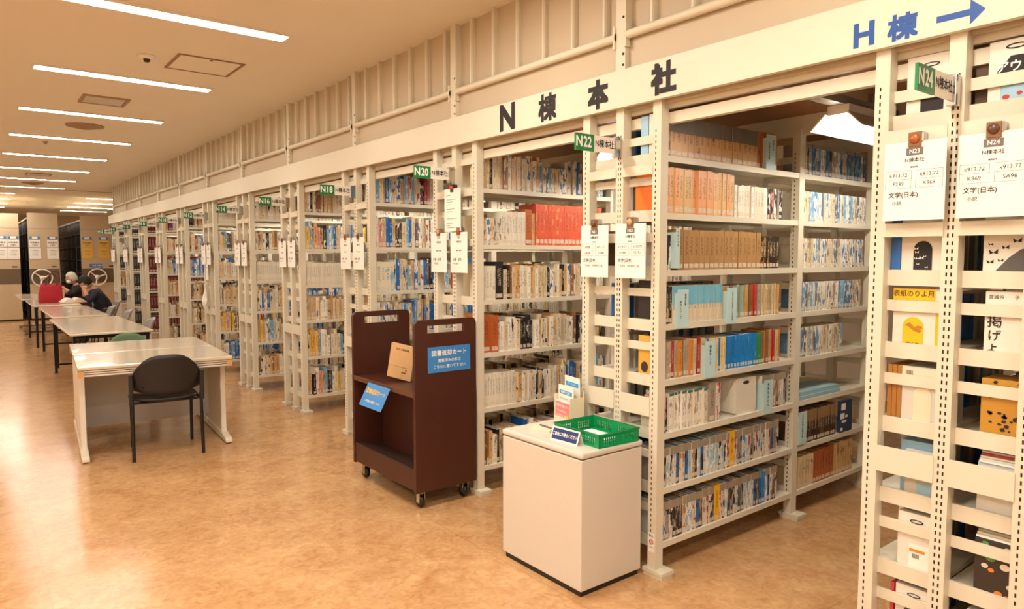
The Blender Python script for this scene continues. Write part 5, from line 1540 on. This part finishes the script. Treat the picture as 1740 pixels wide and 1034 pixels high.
# ------------------------------------------------------------------ wheeled compact shelving across the far end
YF = 17.6
UB = mat('beige_cabinet_steel', (206, 182, 148), 0.5, noise=0.03, scale=3)
BAND = mat('brown_vinyl_band', (112, 92, 66), 0.6)
SHD = mat('dark_stack_interior', (58, 52, 48), 0.7)
BIND = [mat('dark_binder', (44, 40, 42), 0.5), mat('slate_binder', (70, 72, 82), 0.5), mat('brown_binder', (66, 48, 38), 0.5)]
def compact(x0, x1, label, wheel_x, sheets, yellow, zt=2.50):
    t = empty('compact_shelving', ((x0 + x1) / 2, YF, 0), label, 'shelving unit', 'wheeled compact shelving cabinets')
    a = (x1 - x0) / 2; DP = 5.0
    MB().box(-a, a, 0, 0.03, 0.04, 0.86).build('lower_panel', UB, t)
    MB().box(-a, a, 0, 0.03, 0.86, 1.215).build('band_panel', BAND, t)
    MB().box(-a, a, 0, 0.03, 1.215, 2.16).build('upper_panel', UB, t)
    MB().box(-a, a, 0, 0.03, 2.165, zt).build('top_panel', UB, t)
    MB().box(-a + 0.02, a - 0.02, 0.02, DP, 0.0, 0.04).build('base', BLACK_P, t)
    MB().box(-a, a, 0.03, DP, zt - 0.14, zt - 0.10).build('top_board', UB, t)
    MB().box(-0.012, 0.012, 0.03, DP, 0.04, zt - 0.14).build('centre_board', SHD, t)
    for i in range(7):
        MB().box(-a, a, 0.03, DP, 0.10 + i * 0.325, 0.125 + i * 0.325).build('shelf', GREYM, t)
    for j in range(6):
        y = 0.06 + j * (DP - 0.1) / 5
        MB().box(-a, a, y, y + 0.03, 0.04, zt - 0.14).build('upright', GREYM, t)
    for i in range(7):
        for j in range(5):
            y = 0.10 + j * (DP - 0.1) / 5
            mb = MB(); yy = y
            rr = random.Random(i * 7 + j)
            while yy < y + 0.88:
                w = 0.06 + 0.05 * rr.random()
                mb.box(-a + 0.01, -0.014, yy, yy + w - 0.004, 0.125 + i * 0.325, 0.125 + i * 0.325 + 0.24 + 0.05 * rr.random())
                yy += w
            tag(mb.build('binder_row', BIND[rr.randrange(3)], t), kind='stuff')
    if wheel_x is not None:
        wx = wheel_x - (x0 + x1) / 2
        wh = MB().torus((wx, -0.09, 1.0), 0.2, 0.017, 32, 8, 'y').build('hand_wheel', WHITE_P, t)
        for q in range(3):
            an = math.radians(20 + 120 * q)
            MB().tube([(wx, -0.07, 1.0), (wx + 0.195 * math.cos(an), -0.09, 1.0 + 0.195 * math.sin(an))], 0.016, 8, True, True, [0.024, 0.013]).build('spoke', WHITE_P, wh)
        MB().lathe([(0.05, -0.1), (0.055, -0.08), (0.03, -0.05), (0.03, 0.0)], (wx, 0, 1.0), 18, 'y').build('hub', WHITE_P, wh)
    MB().box(a - 0.16, a - 0.06, -0.006, 0, 1.255, 1.28).build('handle', METAL_D, t)
    for (sx, nm) in sheets:
        e = empty('wall_notice', (sx, YF - 0.004, 1.72), ('yellow' if yellow else 'white') + ' notice pair with blue heading, %s' % nm, 'notice', 'notices on the compact shelving')
        pm = PAPER_Y if yellow else PAPER
        MB().box(-0.10, 0.10, -0.003, 0, 0.20, 0.26).build('blue_heading', BLUE_C, e)
        MB().box(-0.055, 0.055, -0.004, -0.003, 0.205, 0.255).build('number_card', PAPER, e)
        MB().box(-0.11, 0.11, -0.003, 0, 0.01, 0.18).build('upper_sheet', pm, e)
        MB().box(-0.115, 0.115, -0.003, 0, -0.27, -0.01).build('lower_sheet', pm, e)
        lettering([('移動書架', 0, 0.11, 0.045, 0.0008, 'CENTER'), ('の案内', 0, 0.05, 0.04, 0.0004, 'CENTER'), ('ご利用方法', 0, -0.08, 0.03, 0.0, 'CENTER'), ('ハンドル', 0, -0.13, 0.028, 0, 'CENTER'), ('安全確認', 0, -0.18, 0.028, 0, 'CENTER')], plane_matrix((0, -0.003, 0), (1, 0, 0), (0, 0, 1)), INK_G, e)
    return t
compact(-2.6, -1.47, 'left beige wheeled shelving cabinet cut by the photo edge', None, [(-1.82, 'cut by the left photo edge'), (-1.585, 'on the left cabinet')], False)
compact(-1.30, -0.70, 'middle beige wheeled shelving cabinet with hand wheel behind the red bag', -1.06, [(-1.17, 'left of two on the middle cabinet'), (-0.82, 'right of two on the middle cabinet')], False, 2.53)
compact(-0.24, 0.50, 'right beige wheeled shelving cabinet behind the person in navy', 0.07, [(-0.11, 'left of two on the right cabinet'), (0.24, 'right of two on the right cabinet')], True)
t = empty('safety_label', (0.06, YF - 0.004, 1.28), 'blue safety label above the right hand wheel', 'label')
MB().box(-0.14, 0.14, -0.003, 0, -0.045, 0.045).build('plate', BLUE_C, t)
lettering([('注意 手動式', 0.03, 0, 0.045, 0.0006, 'CENTER')], plane_matrix((0, -0.003, 0), (1, 0, 0), (0, 0, 1)), WHITE_INK, t)
MB().lathe([(0.022, -0.005), (0.022, -0.003)], (-0.11, 0, 0), 12, 'y').build('red_mark', mat('red_print', (196, 60, 50), 0.6), t)

bpy.data.objects.remove(_TXO)
bpy.data.scenes.remove(_TMP)
